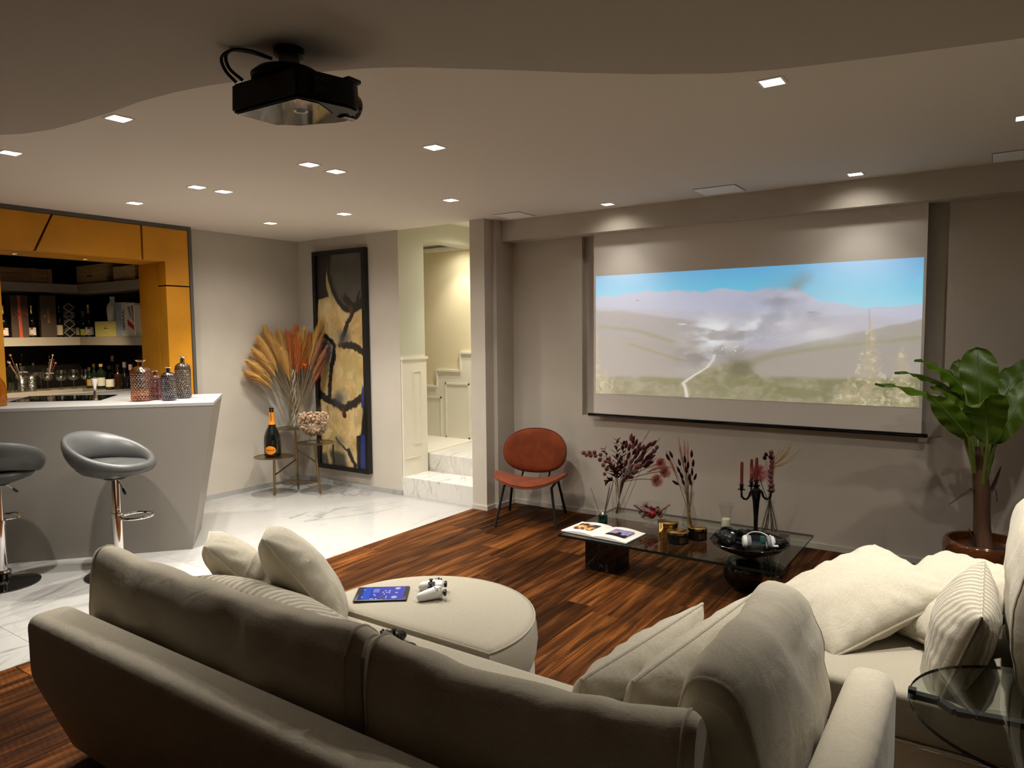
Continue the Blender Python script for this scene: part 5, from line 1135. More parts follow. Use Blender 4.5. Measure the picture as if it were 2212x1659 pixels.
plume(at2(1455,1010), at2(1402,1018,-.03), Vector((0,0,.03)), .05, PK, 'pink grass plume drooping left between the two vases', 260, 70, 'pink_grass', 'pink grass plumes', .25, .0009)
CURV = None
# ---- glass bowl with dried petals
p = PZ(ZG, 1408, 1137); fb = thing('footed_bowl', 'footed glass bowl of dried red pods and petals', 'bowl', (p.x, p.y, ZG+.001))
G().lathe([(0,.001),(.055,.001),(.053,.004),(.014,.012),(.011,.03),(.02,.038),(.06,.055),(.09,.085),(.107,.13),(.112,.155),(.110,.155),(.104,.13),(.087,.087),(.058,.058),(0,.043)], 40, cap=False).obj('bowl', GLASS, fb)
rr = random.Random(9); PODS = [M('dried_pod_brown', (.06,.022,.016), .8), M('dried_pod_red', (.22,.015,.02), .7), M('dried_pod_plum', (.05,.012,.016), .8)]
for k in range(46):
    z = rr.uniform(.07,.135); q = (np.interp(z, [.05,.085,.13], [.04,.075,.092]))*math.sqrt(rr.random()); a = rr.uniform(0,6.28); v = Vector((p.x+q*math.cos(a), p.y+q*math.sin(a), ZG+z))
    g = G(); d = Vector((rr.uniform(-1,1), rr.uniform(-1,1), rr.uniform(-.2,.9))).normalized(); g.tube([v-d*.02, v-d*.01, v, v+d*.012, v+d*.028], [.002,.011,.014,.009,.001], 6, flat=.6)
    tag(recentre(g.obj('dried_pod', PODS[k % 3 if k % 5 else 1])), 'dried pod or petal heaped in the footed glass bowl', 'dried pod', 'dried pods in the footed bowl')
sprig(Vector((p.x-.02,p.y-.01,ZG+.09)), PD((p.x,p.y,ZG+.15), 1395, 1092), 'spiky dried rosette sticking out of the footed glass bowl', 14, .05, .007, WINE2, None, .5, 90, 'dried_rosette')
one(G().ball((0,0,0), .03, 14, 10), 'red_bauble', M('bright_red', (.40,.01,.015), .4), 'bright red ball inside the footed glass bowl', 'ball', (p.x+.01, p.y-.03, ZG+.092))
for k, (s, lab) in enumerate(((-1,'dark cinnamon stick poking out left of the footed bowl'),(1,'dark cinnamon stick poking out right of the footed bowl'))):
    one(G().tube([Vector((s*.03*_r0.x, s*.03*_r0.y, .085)), Vector((s*.125*_r0.x, s*.125*_r0.y, .15))], .005, 7), 'cinnamon_stick', STEMB, lab, 'stick', (p.x, p.y, ZG))
# ---- lidded tins
def candle_tin(px_, py_, r, h, label, body, lidh=.012, mark=True):
    p = PZ(ZG, px_, py_); t = thing('scented_candle', label, 'candle tin', (p.x, p.y, ZG+.001), 0, 'lidded candle tins')
    G().lathe([(r*.94,0),(r,.003),(r,h),(r*.97,h)], 40).obj('jar', body, t)
    G().lathe([(r+.001,h-.002),(r+.002,h+lidh),(r*.98,h+lidh+.0015),(0,h+lidh+.002)], 40, cap=False).obj('lid', GOLD, t)
    if mark:
        a0 = math.atan2(-p.y, -p.x)+.5; g = G(); g.grid(lambda i, j: ((r+.001)*math.cos(a0-.35+.7*i/7), (r+.001)*math.sin(a0-.35+.7*i/7), h*(.2+.55*j)), 8, 2); g.obj('label_plate', M('gilt_label', (.10,.07,.03), .3, metal=.8), t)
    return t
t = candle_tin(1443,1159,.066,.083,'all-gold lidded tin, tallest of the three candle tins',GOLD,.016,False)
tx = math.atan2(-t.location.y, -t.location.x)
G().box(-.05,.03,-.001,.001,.1005,.1018).obj('lid_stroke', INK, t, smooth=False)
candle_tin(1464,1172,.068,.064,'black candle tin with gold lid in front of the gold one',M('black_candle_glass', (.006,.006,.006), .08))
candle_tin(1506,1164,.062,.066,'black candle tin with gold lid, rightmost beside the diamond-cut vase',M('black_candle_glass', (.006,.006,.006), .08))
# ---- hurricane lamp
p = PZ(ZG, 1568, 1147); t = thing('hurricane_glass', 'flared clear hurricane glass around a white candle', 'candle holder', (p.x, p.y, ZG+.001))
G().lathe([(0,.001),(.042,.001),(.043,.008),(.033,.02),(.033,.09),(.040,.14),(.054,.185),(.0525,.185),(.038,.14),(.031,.09),(.031,.022),(0,.018)], 36, cap=False).obj('glass', GLASS, t)
c = thing('pillar_candle', 'white pillar candle inside the hurricane glass', 'candle', (p.x, p.y, ZG+.0195)); G().lathe([(.0285,0),(.0295,.002),(.0295,.062),(.026,.066),(.0,.063)], 28).obj('wax', M('ivory_wax', (.72,.66,.48), .5), c); G().tube([(0,0,.062),(.001,0,.072)], .001, 5).obj('wick', INK, c)
# ---- candelabra
p = PZ(ZG, 1632, 1158); cb = thing('candelabra', 'glossy black baroque candelabra with curved arms', 'candelabra', (p.x, p.y, ZG+.001))
G().lathe([(.055,0),(.056,.006),(.04,.016),(.018,.03),(.013,.05),(.014,.12),(.021,.22),(.030,.29),(.031,.305),(.020,.315),(.015,.322),(.022,.33),(.0,.332)], 28).obj('column', BLACKGLOSS, cb)
CUPS = [(0,0,.328)]
for k, a in enumerate((0, math.pi, math.pi/2)):
    d = Vector((math.cos(a)*_r0.x-math.sin(a)*_r0.y, math.cos(a)*_r0.y+math.sin(a)*_r0.x, 0)); h0 = (.22 if k == 0 else .245, .27, .27)[0 if k == 0 else 1]
    pts = [d*q+Vector((0,0,z)) for q, z in ((.014,.302),(.030,.302),(.040,.285),(.046,.262),(.060,.246),(.078,.246),(.094,.262),(.096,.29),(.096,.302+(.0 if k else -.01)))]
    G().tube(pts, [.007,.0075,.0075,.0075,.0075,.0075,.0075,.007,.006], 10).obj('arm', BLACKGLOSS, cb); CUPS.append(tuple(d*.096+Vector((0,0,.302+(.0 if k else -.012)))))
for k, cpt in enumerate(CUPS):
    G().lathe([(.006,0),(.024,.006),(.026,.009),(.022,.011),(.009,.012),(.0125,.02),(.011,.034),(.018,.038),(.018,.041),(.0,.042)], 22, cpt).obj('cup', BLACKGLOSS, cb)
    q = Vector(cpt)+Vector((p.x, p.y, ZG+.0435)); c = thing('taper_candle', ('wine-red taper candle on the centre of the black candelabra','wine-red taper candle on the right arm of the candelabra','wine-red taper candle on the left arm of the candelabra','wine-red taper candle on the rear arm of the candelabra')[k], 'candle', q, 0, 'taper candles on the candelabra')
    G().lathe([(.0100,0),(.0102,.12),(.0095,.140),(.006,.148),(0,.149)], 18).obj('wax', M('wine_wax', (.13,.018,.012), .4), c); G().tube([(0,0,.147),(.001,0,.158),(.003,0,.162)], .001, 5).obj('wick', LABC, c)
# ---- vase 3: clear bottle with looped stems
p3 = PZ(ZG, 1662, 1156); v3 = thing('bottle_vase', 'clear waisted vase with looped stems behind the candelabra', 'vase', (p3.x, p3.y, ZG+.001))
G().lathe([(0,.001),(.055,.001),(.060,.006),(.058,.05),(.045,.11),(.030,.17),(.028,.20),(.036,.235),(.034,.235),(.026,.20),(.028,.17),(.043,.11),(.055,.05),(.056,.012),(0,.01)], 36, cap=False).obj('glass', GLASS, v3)
Q3 = (p3.x, p3.y, .6)
def at3(x, y, dd=0): return PD(Q3, x, y, dd)
nk = Vector((p3.x, p3.y, ZG+.2)); GR3 = 'dried stems in the clear waisted vase'
for k, s in enumerate((-1.3,-.6,.5,1.2)):
    o3 = Vector((_r0.x, _r0.y, 0))*(.028*s); one(G().tube([nk+Vector((0,0,.05)), nk+o3*.3, Vector((p3.x,p3.y,ZG+.09))+o3*1.1, Vector((p3.x,p3.y,ZG+.03))+o3*1.4, Vector((p3.x,p3.y,ZG+.02))+o3*1.15, Vector((p3.x,p3.y,ZG+.06))+o3*.75, nk+o3*.1], .003, 6).shift((-p3.x,-p3.y,-ZG)), 'looped_stem', OLIVE, 'olive stem looped inside the clear waisted vase', 'stem', (p3.x,p3.y,ZG), 0, 'looped stems')
pom(nk, at3(1637,1022,.06), .068, 'large pink pincushion flower behind the candelabra', (.50,.15,.14), GR3, 4, 320)
sb = [at3(1666+2*math.sin(k), 977+k*10.2, -.02) for k in range(9)]
ballbranch([nk]+[sb[8-k] for k in range(9)], sb, 'upright string of wine-red balls above the waisted vase', r=.0175, group=GR3)
TWG = M('golden_twig', (.30,.19,.06), .7)
for k, (x0, y0, x1, y1) in enumerate(((1672,1005,1718,943),(1672,1005,1712,962),(1670,1010,1734,968),(1674,1000,1708,975),(1672,1010,1722,985),(1668,1000,1688,960),(1670,1000,1700,958))):
    tw_ = G().tube([nk, at3(x0,y0), at3((x0*2+x1)/3,(y0*2+y1)/3+4,.02), at3((x0+x1*2)/3,(y0+y1*2)/3+3,.02), at3(x1,y1,.03)], [.002,.003,.004,.0035,.0008], 6).obj('golden_twig', TWG)
    tag(recentre(tw_), ('tallest golden twig curling up behind the candelabra','second tallest golden twig behind the candelabra','golden twig reaching farthest right behind the candelabra','short inner golden twig behind the candelabra','lowest golden twig bending right behind the candelabra','leftmost upright golden twig above the ball string','upright golden twig just right of the leftmost one')[k], 'twig', 'golden twigs')
for k, (a, b) in enumerate(((1655,985),(1652,992),(1664,990))): tail(nk, at3(a, b, -.03), 'dark rose head at the top of the waisted vase', GR3, DPUR, .013, .03)
# ---- black bowl with headphones
p = PZ(ZG, 1618, 1200); bwl = thing('black_bowl', 'shallow black stone bowl holding headphones at the table edge', 'bowl', (p.x, p.y, ZG+.001))
G().lathe([(.055,0),(.06,.004),(.10,.018),(.16,.042),(.205,.066),(.222,.088),(.226,.09),(.222,.092),(.205,.078),(.15,.052),(.08,.028),(0,.022)], 56, func=lambda a, z, j: .004*math.sin(11*a)*(z > .06)).obj('bowl', BLACKMARBLE, bwl)
def headphones(loc, rz, tilt, label, shell, band, cup, sc=1.0):
    t = thing('headphones', label, 'headphones', loc, 0, 'headphones in the black bowl'); t.rotation_euler = (tilt[0], tilt[1], rz)
    arc = [(.078*sc*math.cos(a), 0, .055+.092*sc*math.sin(a)) for a in [math.pi*(.02+.96*i/18) for i in range(19)]]
    G().tube(arc, .013*sc, 8, flat=.45).obj('headband', band, t)
    G().tube([(x*.93, y, z-.004) for x, y, z in arc[3:16]], .010*sc, 8, flat=.6).obj('band_padding', BLACKPL, t)
    for s in (-1, 1):
        m = basis((0,1,0),(0,0,1),(s,0,0),(s*.076*sc,0,.045))
        G().lathe([(0,.022),(.030*sc,.022),(.040*sc,.014),(.043*sc,.0),(.040*sc,-.002),(0,-.003)], 24).xf(m).obj('ear_shell', shell, t)
        G().lathe([(.040*sc,-.002),(.043*sc,-.012),(.040*sc,-.024),(.024*sc,-.024),(.02*sc,-.010),(0,-.008)], 24, cap=False).xf(m).obj('ear_pad', cup, t)
        G().tube([(s*.082*sc,0,.10),(s*.086*sc,0,.085),(s*.084*sc,0,.06)], .006, 6).obj('yoke', shell, t)
    return t
WHITEP = M('white_plastic', (.70,.69,.67), .3); GREYF = M('grey_fabric_cup', (.22,.22,.22), .7, bump=(300,.3))
headphones(p+Vector((.07,-.03,.075)), math.radians(25), (math.radians(-72),0), 'white and grey over-ear headphones in the black bowl', WHITEP, WHITEP, GREYF, .92)
headphones(p+Vector((-.05,.0,.075)), math.radians(70), (math.radians(-68),0), 'black over-ear headphones leaning in the black bowl', BLACKPL, BLACKPL, BLACKPL, .95)
for k, (dx, dy, lab) in enumerate(((-.13,.03,'glossy black gadget at the left of the black bowl'),(.15,.06,'glossy black gadget at the right of the black bowl'))):
    g = G().rbox(-.05,.05,-.03,.03,0,.035,.014,3); one(g, 'black_gadget', BLACKGLOSS, lab, 'gadget', (p.x+dx, p.y+dy, ZG+.062), .4+k, 'gadgets in the black bowl')
one(G().tube([(-.012,0,0),(.012,0,.004)], .007, 10), 'white_earbud', WHITEP, 'tiny white earbud on the right rim of the black bowl', 'earbud', (p.x+.155, p.y-.0, ZG+.08))
one(G().lathe([(.02,0),(.026,.01),(.024,.045),(.0,.05)], 20), 'teal_bottle', M('teal_plastic', (.05,.16,.16), .25), 'small teal glass pot behind the white headphones', 'pot', (p.x+.06, p.y+.10, ZG+.06))
one(G().tube([Vector((-.17,.02,.075))+Vector((.05*math.cos(a), .02*math.sin(a), .035*math.sin(a)+.01)) for a in [i*.4 for i in range(14)]], .0022, 6), 'black_cable', BLACKPL, 'thin black cable looped at the left rim of the black bowl', 'cable', (p.x, p.y, ZG))

# ================================================================== SOFA 1 (back to the viewer)
sofa = thing('sofa', 'cream linen sofa seen from behind in the foreground', 'sofa', (-1.5, 1.6, 0))
def extrude_x(sec, x0f, x1f, r=.03, n=3):
    """section [(y,z)] swept along x with rounded ends; x0f/x1f(z)"""
    g = G(); cy = sum(a for a, b in sec)/len(sec); cz = sum(b for a, b in sec)/len(sec); m = len(sec); rings = []
    st = [(0,.0,)]
    ks = [(1-math.cos(t)) for t in [0, .4, .8, 1.2, 1.57]]
    for e in (0, 1):
        seq = [0, .35, .75, 1.15, 1.57]
        if e: seq = seq[::-1]
        for t in seq:
            ins = r*(1-math.sin(t)); dx = r*(1-math.cos(t))*-1
            rings.append((e, ins, r*(1-math.sin(t)) if False else r*(1-math.sin(t)), r*math.cos(t)))
    def P(i, j):
        e, ins, _, out = rings[j]; y, z = sec[i]; dy, dz = y-cy, z-cz; L = math.hypot(dy, dz); k = (L-ins)/L
        yy, zz = cy+dy*k, cz+dz*k; x = (x0f(zz)+r-out) if e == 0 else (x1f(zz)-r+out); return (x, yy, zz)
    g.grid(P, m, len(rings), wrapu=True); g.f.append(tuple(range(m))); g.mi.append(0); N = len(g.v)-m; g.f.append(tuple(N+i for i in range(m))[::-1]); g.mi.append(0); return g
def roundsec(pts, r=.03, n=5):
    out = []; m = len(pts)
    for i in range(m):
        p0, p1, p2 = Vector(pts[i-1]), Vector(pts[i]), Vector(pts[(i+1) % m]); a = p1+(p0-p1).normalized()*r; b = p1+(p2-p1).normalized()*r
        for k in range(n): t = k/(n-1); out.append(tuple(a*(1-t)**2+p1*2*t*(1-t)+b*t*t))
    return out
extrude_x(roundsec([(1.20,.03),(1.045,.40),(1.035,.63),(1.185,.63),(1.32,.03)], .045, 6), lambda z: -2.85+.12*z, lambda z: -.2).obj('back_frame', FAB, sofa, world=True)
extrude_x(roundsec([(1.28,.04),(1.28,.29),(1.99,.29),(1.99,.04)], .02), lambda z: -2.85, lambda z: -.34, .02).obj('seat_base', FAB, sofa, world=True)
extrude_x(roundsec([(1.22,.292),(1.22,.43),(2.02,.43),(2.02,.292)], .05, 6), lambda z: -2.83, lambda z: -.345, .05).obj('seat_cushion', FABTOP, sofa, world=True)
g = G().rbox(-.325, -.195, 1.19, 2.25, .03, .625, .048, 4); g.obj('arm', FAB, sofa, world=True)

# ================================================================== D-shaped pouf pushed against the seat
pouf = thing('ottoman', 'half-round cream ottoman pushed against the sofa seat', 'ottoman', (-1.943, 2.3, 0))
cx, cy, rad = -1.943, 2.178, .478
a0 = math.asin((2.032-cy)/rad); arc = [(cx+rad*math.cos(a), cy+rad*math.sin(a)) for a in [a0+(math.pi-2*a0)*i/48 for i in range(49)]]
def dring(z, ins):
    c = Vector((cx, 2.28)); out = []
    for (x, y) in arc: d = Vector((x, y))-c; k = (d.length-ins)/d.length; out.append((c.x+d.x*k, c.y+d.y*k, z))
    return out
def stackrings(rs, crown=None):
    g = G(); m = len(rs[0])
    for r_ in rs: g.v += r_
    for j in range(len(rs)-1):
        for i in range(m): k = (i+1) % m; g.f.append((j*m+i, j*m+k, (j+1)*m+k, (j+1)*m+i)); g.mi.append(0)
    g.f.append(tuple(range(m))[::-1]); g.mi.append(0)
    return g
rs = [dring(.03,.02), dring(.05,.012), dring(.20,.01), dring(.24,.016)]
g = stackrings(rs); N = len(g.v)-49; g.f.append(tuple(N+i for i in range(49))); g.mi.append(0); g.obj('base', FAB, pouf, world=True)
rs = [dring(.243,.03), dring(.25,.012), dring(.28,.002), dring(.33,-.004), dring(.38,.0), dring(.41,.006), dring(.428,.016), dring(.436,.035), dring(.440,.09), dring(.442,.18), dring(.443,.28), dring(.443,.36)]
g = stackrings(rs); N = len(g.v)-49; g.f.append(tuple(N+i for i in range(49))); g.mi.append(0); cu_ = g.obj('cushion', FABTOP, pouf, world=True)
G().tube([Vector(v) for v in dring(.424,.009)], .004, 6, closed=True).obj('piping', FABTOP, cu_, world=True)

# ================================================================== CUSHIONS
def wrinkle(v, sc, amp, seed):
    return amp*(mnoise.noise(Vector((v[0]*sc+seed*7.1, v[1]*sc, v[2]*sc)))+.5*mnoise.noise(Vector((v[0]*sc*2.3, v[1]*sc*2.3+seed, v[2]*sc*2.3))))
def bag(name, label, cat, x0, x1, y0, z0, depth, height, lean=0.0, yaw=0.0, taper=.45, mat=FAB, seed=0, axis='x', sag=.02, group='sofa back cushions', ear=.02, tilt=0.0):
    """stuffed back cushion: long axis x (or y), thick at the bottom, narrow rolled top"""
    L = (x1-x0)/2; nu, nv = 40, 44; g = G()
    xs_ = [-1,-.995,-.985,-.965,-.94,-.9]+[-.85+1.7*i/30 for i in range(31)]+[.9,.94,.965,.985,.995,1]
    def P(i, j):
        a = 2*math.pi*i/nu; s = xs_[j]; c, d = math.cos(a), math.sin(a)
        e = (1-abs(s)**14)**(1/2.6) if abs(s) < 1 else 0; e = .80+.20*e if abs(s) > .9 else 1.0; 
        if abs(s) >= .9: e = 1-.22*((abs(s)-.9)/.1)**2.2
        yy = math.copysign(abs(c)**.75, c)*depth/2; zz = math.copysign(abs(d)**.7, d)*height/2; f = (zz+height/2)/height
        yy *= (1.06-taper*f**1.2)*e*(1-.10*s*s); zz = (zz)*(.5+.5*e)
        top = f*f; zz += top*(-sag*(1-s*s)+ear*abs(s)**6)
        v = Vector((s*L*(1+.012*(1-f)), yy, zz)); w = wrinkle(v, 5, .010, seed)+wrinkle((v.x*.6, v.y*3, v.z*3), 4, .008, seed+3)+.006*math.sin(v.x*26+v.z*18+4*mnoise.noise(Vector((v.x*3,v.z*3,seed))))*max(0, mnoise.noise(Vector((v.x*2.5+seed,v.z*4,2)))+.15)
        v += Vector((0, c, d))*w*(1 if abs(s) < .97 else .3); v.y -= lean*(f-.3)*height
        return tuple(v)
    g.grid(P, nu, len(xs_), wrapu=True); N = len(g.v)-nu; g.f.append(tuple(range(nu))); g.mi.append(0); g.f.append(tuple(N+i for i in range(nu))[::-1]); g.mi.append(0)
    t = thing(name, label, cat, ((x0+x1)/2 if axis == 'x' else y0, y0 if axis == 'x' else (x0+x1)/2, z0), yaw if axis == 'x' else math.pi/2+yaw, group)
    t.rotation_euler.y = tilt
    g.shift((0,0,height/2)); g.obj('cover', mat, t)
    for e in (4, len(xs_)-5):
        G().tube([Vector(P(i, e))+Vector((0,0,height/2)) for i in range(nu)], .004, 5, closed=True).obj('piping', mat, t)
    return t
bag('sofa_back_cushion', 'long cream back cushion on the left half of the sofa', 'cushion', -2.735, -1.325, 1.335, .42, .27, .405, .18, 0, .50, FAB, 1, ear=.01)
bag('sofa_back_cushion', 'long cream back cushion on the right half of the sofa', 'cushion', -1.315, -.47, 1.365, .42, .27, .395, .18, math.radians(5), .50, FAB, 2)
bag('sofa_arm_cushion', 'thick cream cushion standing against the sofa arm', 'cushion', 1.46, 2.16, -.465, .43, .25, .455, -.05, 0, .35, FAB, 3, 'y', .0, ear=-.06)
def stripe_mat():
    m = FABP.copy(); m.name = 'striped_linen'; nt = m.node_tree; b = nt.nodes['Principled BSDF']; L = nt.links.new
    tc = node(nt, 'ShaderNodeTexCoord'); wv = node(nt, 'ShaderNodeTexWave', wave_type='BANDS', bands_direction='X'); wv.inputs['Scale'].default_value = 9; L(tc.outputs['Object'], wv.inputs['Vector'])
    mr = node(nt, 'ShaderNodeMapRange'); mr.inputs['From Min'].default_value = .35; mr.inputs['From Max'].default_value = .65; mr.inputs['To Min'].default_value = .66; mr.inputs['To Max'].default_value = 1.05; L(wv.outputs['Fac'], mr.inputs['Value'])
    src = b.inputs['Base Color'].links[0].from_socket; s = node(nt, 'ShaderNodeVectorMath', operation='SCALE'); L(src, s.inputs[0]); L(mr.outputs[0], s.inputs['Scale']); L(s.outputs[0], b.inputs['Base Color']); return m
STRIPE = stripe_mat()
def pillow(label, c, e1, e2, w, h, th, mat=FABP, seed=0, wr=.16, group='throw pillows', pinch=.045, pw=.45, pip=True):
    """pillow centred at c, spanned by e1 (width) and e2 (height)"""
    a, b, n = ortho(e1, e2); t = bpy.data.objects.new('throw_pillow', None); COL.objects.link(t); t.empty_display_size = .05
    t.matrix_world = basis(a, b, n, c); loc, q, _ = t.matrix_world.decompose(); t.location = loc; t.rotation_euler = q.to_euler(); tag(t, label, 'pillow', group)
    N = 34; us = [math.sin(math.pi/2*(-1+2*i/(N-1))) for i in range(N)]; g = G()
    def outline(u, v):
        k = 1-.035*(u*v)**4; return w/2*u*(1-pinch*(1-v*v))*k, h/2*v*(1-pinch*(1-u*u))*k
    def P(u, v, s):
        x, y = outline(u, v); e = max(0, (1-u*u)*(1-v*v)); z = th/2*e**pw
        ed = 1-max(abs(u), abs(v)); rad = math.atan2(v, u)
        z *= 1+.10*mnoise.noise(Vector((u*2.2+seed*3.3, v*2.2, s+seed)))
        if ed < .5: z *= 1+(.06 if mat is STRIPE else wr)*math.sin(rad*17+seed*2+3*mnoise.noise(Vector((u*3, v*3, seed))))*(1-ed/.5)*min(1, ed/.08)
        return (x, y, s*z)
    for s in (1, -1):
        vs = [P(u, v, s) for v in us for u in us]; fs = [(j*N+i, j*N+i+1, (j+1)*N+i+1, (j+1)*N+i)[::s] for j in range(N-1) for i in range(N-1)]; g.add(vs, fs)
    g.obj('cover', mat, t)
    if pip:
        ring = [outline(u, -1) for u in us]+[outline(1, v) for v in us[1:]]+[outline(u, 1) for u in us[::-1][1:]]+[outline(-1, v) for v in us[::-1][1:-1]]
        G().tube([(x, y, .0) for x, y in ring], .005, 6, closed=True).obj('piping', mat, t)
    return t
V = Vector
# left group on sofa 1
pillow('cream pillow nearest the ottoman, rightmost of the left pillow group', V((-2.165,1.745,.632))+V((-.75,.63,-.13))*.20, (-.75,.63,-.13), (-.33,-.11,.38), .42, .50, .21, FABP, 1)
pillow('cream pillow in the middle of the left pillow group', V((-2.46,1.70,.60))+V((-.8,.57,-.10))*.19, (-.8,.57,-.10), (-.25,-.18,.32), .40, .46, .19, FABP, 2)
pillow('striped cream pillow lying behind the left back cushion', (-2.19,1.68,.545), (1,-.06,-.02), (0,-.5,.33), .78, .38, .17, STRIPE, 3)
# right group on sofa 1
pillow('flat cream pillow leaning on the sofa arm cushion, left of the pair', (-.845,1.90,.555), (.13,1,.0), (.10,.0,.40), .70, .32, .17, FABP, 4)
pillow('flat cream pillow leaning on the sofa arm cushion, right of the pair', (-.70,1.93,.575), (.11,1,.0), (.09,.0,.40), .78, .36, .16, FABP, 5)

# ================================================================== SOFA 2 / daybed on the right
day = thing('daybed', 'cream daybed with open near end on the right', 'sofa', (.1, 3.1, 0))
extrude_x(roundsec([(2.535,.03),(2.535,.268),(3.70,.268),(3.70,.03)], .015), lambda z: -.60, lambda z: .74, .02).obj('base', FAB, day, world=True)
extrude_x(roundsec([(2.525,.272),(2.525,.43),(3.71,.43),(3.71,.272)], .03, 5), lambda z: -.62, lambda z: .42, .03).obj('seat_cushion', FABTOP, day, world=True)
G().tube([(-.6,2.527,.27),(.74,2.527,.27)], .005, 6).obj('piping', FAB, day, world=True)
extrude_x(roundsec([(2.53,.03),(2.53,.66),(3.71,.66),(3.71,.03)], .03), lambda z: .43, lambda z: .74, .05).obj('back_frame', FAB, day, world=True)
pillow('large white pillow lying in front on the daybed, leftmost there', (-.42,3.03,.545), (.33,.33,.17), (-.11,.38,.12), .58, .46, .20, FABP, 6)
pillow('white pillow second from the left on the daybed', (-.115,3.14,.565), (.27,.34,.20), (-.06,.36,.10), .50, .46, .20, FABP, 7)
pillow('striped white pillow standing beside the daybed back cushion', (-.055,2.83,.575), (.0,1,.05), (.10,.0,.30), .56, .34, .20, STRIPE, 8)
bag('daybed_back_cushion', 'plump white back cushion at the right picture edge', 'cushion', 2.55, 3.60, .225, .43, .34, .52, -.12, 0, .40, FABP, 9, 'y', .0, 'daybed cushions', ear=-.05)

# ================================================================== GLASS SIDE TABLE
st = thing('glass_side_table', 'round glass side table on a black metal arm at bottom right', 'side table', (.16, 2.3, 0))
zt = .56; cxs, cys, rs_ = .155, 2.285, .325
n = 72; g = G(); ring = [(cxs+rs_*math.cos(2*math.pi*i/n), cys+rs_*math.sin(2*math.pi*i/n)) for i in range(n)]
g.v = [(x,y,zt-.01) for x, y in ring]+[(x,y,zt) for x, y in ring]; g.f = [tuple(range(n))[::-1], tuple(range(n,2*n))]; g.mi = [0,0]
for i in range(n): k = (i+1) % n; g.f.append((i,k,n+k,n+i)); g.mi.append(1)
g.obj('glass_top', [GLASSG, GLASSE], st, smooth=False, world=True)
tip = PZ(zt-.012, 1972, 1500); a1 = PZ(zt-.012, 2030, 1515); a2 = PZ(zt-.012, 2065, 1538); a3 = PZ(zt-.012, 2212, 1565)
def bar2(a, b, w=.013, h=.008):
    d = (b-a).normalized(); s = d.cross(V((0,0,1))).normalized()*w; z = V((0,0,h)); return [a-s-z, b-s-z, b+s-z, a+s-z], [a-s+z, b-s+z, b+s+z, a+s+z]
far = a3+(a3-a2).normalized()*.20
for a, b in ((tip,a1),(a1,a2),(a2,far)): bo, to = bar2(a, b); G().hexa(bo, to).obj('arm', BLACKMET, st, smooth=False, world=True)
G().box(tip.x-.012, tip.x+.008, tip.y-.012, tip.y+.012, zt-.022, zt+.006).obj('rim_clip', BLACKMET, st, smooth=False, world=True)
G().tube([(tip.x+.03, tip.y+.008, zt-.024),(tip.x+.03, tip.y+.008, zt-.014)], .008, 10).obj('screw', BLACKMET, st, world=True)
pc = PZ(.0, 2212, 1659)
G().tube([far-V((0,0,.0)), V((far.x, far.y, .02))], .018, 12).obj('post', BLACKMET, st, world=True)
G().lathe([(.17,0),(.17,.012),(.03,.02),(0,.02)], 40, (far.x, far.y, 0)).obj('foot_plate', BLACKMET, st, world=True)

# ================================================================== TABLET AND CONTROLLERS
zo = .4445
q = [PZ(zo, *p) for p in ((752,1296),(886,1268),(873,1306),(782,1271))]
tbA = PZ(zo, 873, 1306); tbB = PZ(zo, 886, 1269); tbC = PZ(zo, 775, 1272)
e1 = (tbB-tbC); e2 = (tbA-tbB); ea, eb, _ = ortho(e1, -e2); ww, hh = e1.length, e2.length; hh = min(hh, .165)
tc_ = tbB-ea*(ww/2)-eb*(hh/2); tcen = V((tc_.x, tc_.y, zo))
tab = thing('tablet', 'black tablet showing a blue control screen on the ottoman', 'tablet', tcen, math.atan2(ea.y, ea.x))
G().rbox(-ww/2, ww/2, -hh/2, hh/2, 0, .008, .0035, 2).obj('case', BLACKPL, tab)
def ui(U, Vv):
    C = np.array([18,60,190.])+(U*60)[..., None]*np.array([.6,-.1,.3])+0*Vv[..., None]
    def over(C, mk, col): return C*(1-mk[..., None])+np.asarray(col, float)*mk[..., None]
    C = over(C, 1.0*(np.abs(U-.16) < .08), [10,90,220]); C = over(C, .6*(U < .06), [20,30,70])
    for r in range(3):
        for c in range(4): C = over(C, 1.0*(np.hypot((U-.30-.035*c)*1.5, Vv-.2-.1*r) < .025), [200,220,250])
    for (u, v) in ((.56,.3),(.52,.45),(.60,.45),(.56,.6),(.66,.3),(.66,.4),(.66,.5),(.33,.6),(.36,.7),(.28,.95),(.33,.95),(.40,.95),(.62,.8),(.62,.9),(.08,.2),(.08,.8)): C = over(C, 1.0*(np.hypot((U-u)*1.5, Vv-v) < .03), [230,240,255])
    C = over(C, 1.0*(np.hypot((U-.52)*1.6, Vv-.85) < .11), [12,20,40])
    for (u, v) in ((.48,.85),(.56,.85),(.52,.78),(.52,.92)): C = over(C, 1.0*(np.hypot((U-u)*1.6, Vv-v) < .02), [200,220,250])
    C = over(C, 1.0*(np.hypot((U-.83)*1.5, Vv-.14) < .09), [200,225,250]); C = over(C, 1.0*(np.hypot((U-.80)*1.5, Vv-.86) < .10), [180,210,245]); C = over(C, 1.0*(np.hypot((U-.83)*1.4, Vv-.5) < .04), [240,245,255])
    return lin(np.clip(C, 0, 255))
picture('display', ww*.84, hh*.90, 90, 60, ui, attr_mat('tablet_display', .15, .75/(2**EXPOSURE)), tab, Matrix.Translation((0, 0, .0085)) @ Matrix.Rotation(-math.pi/2, 4, 'X'))
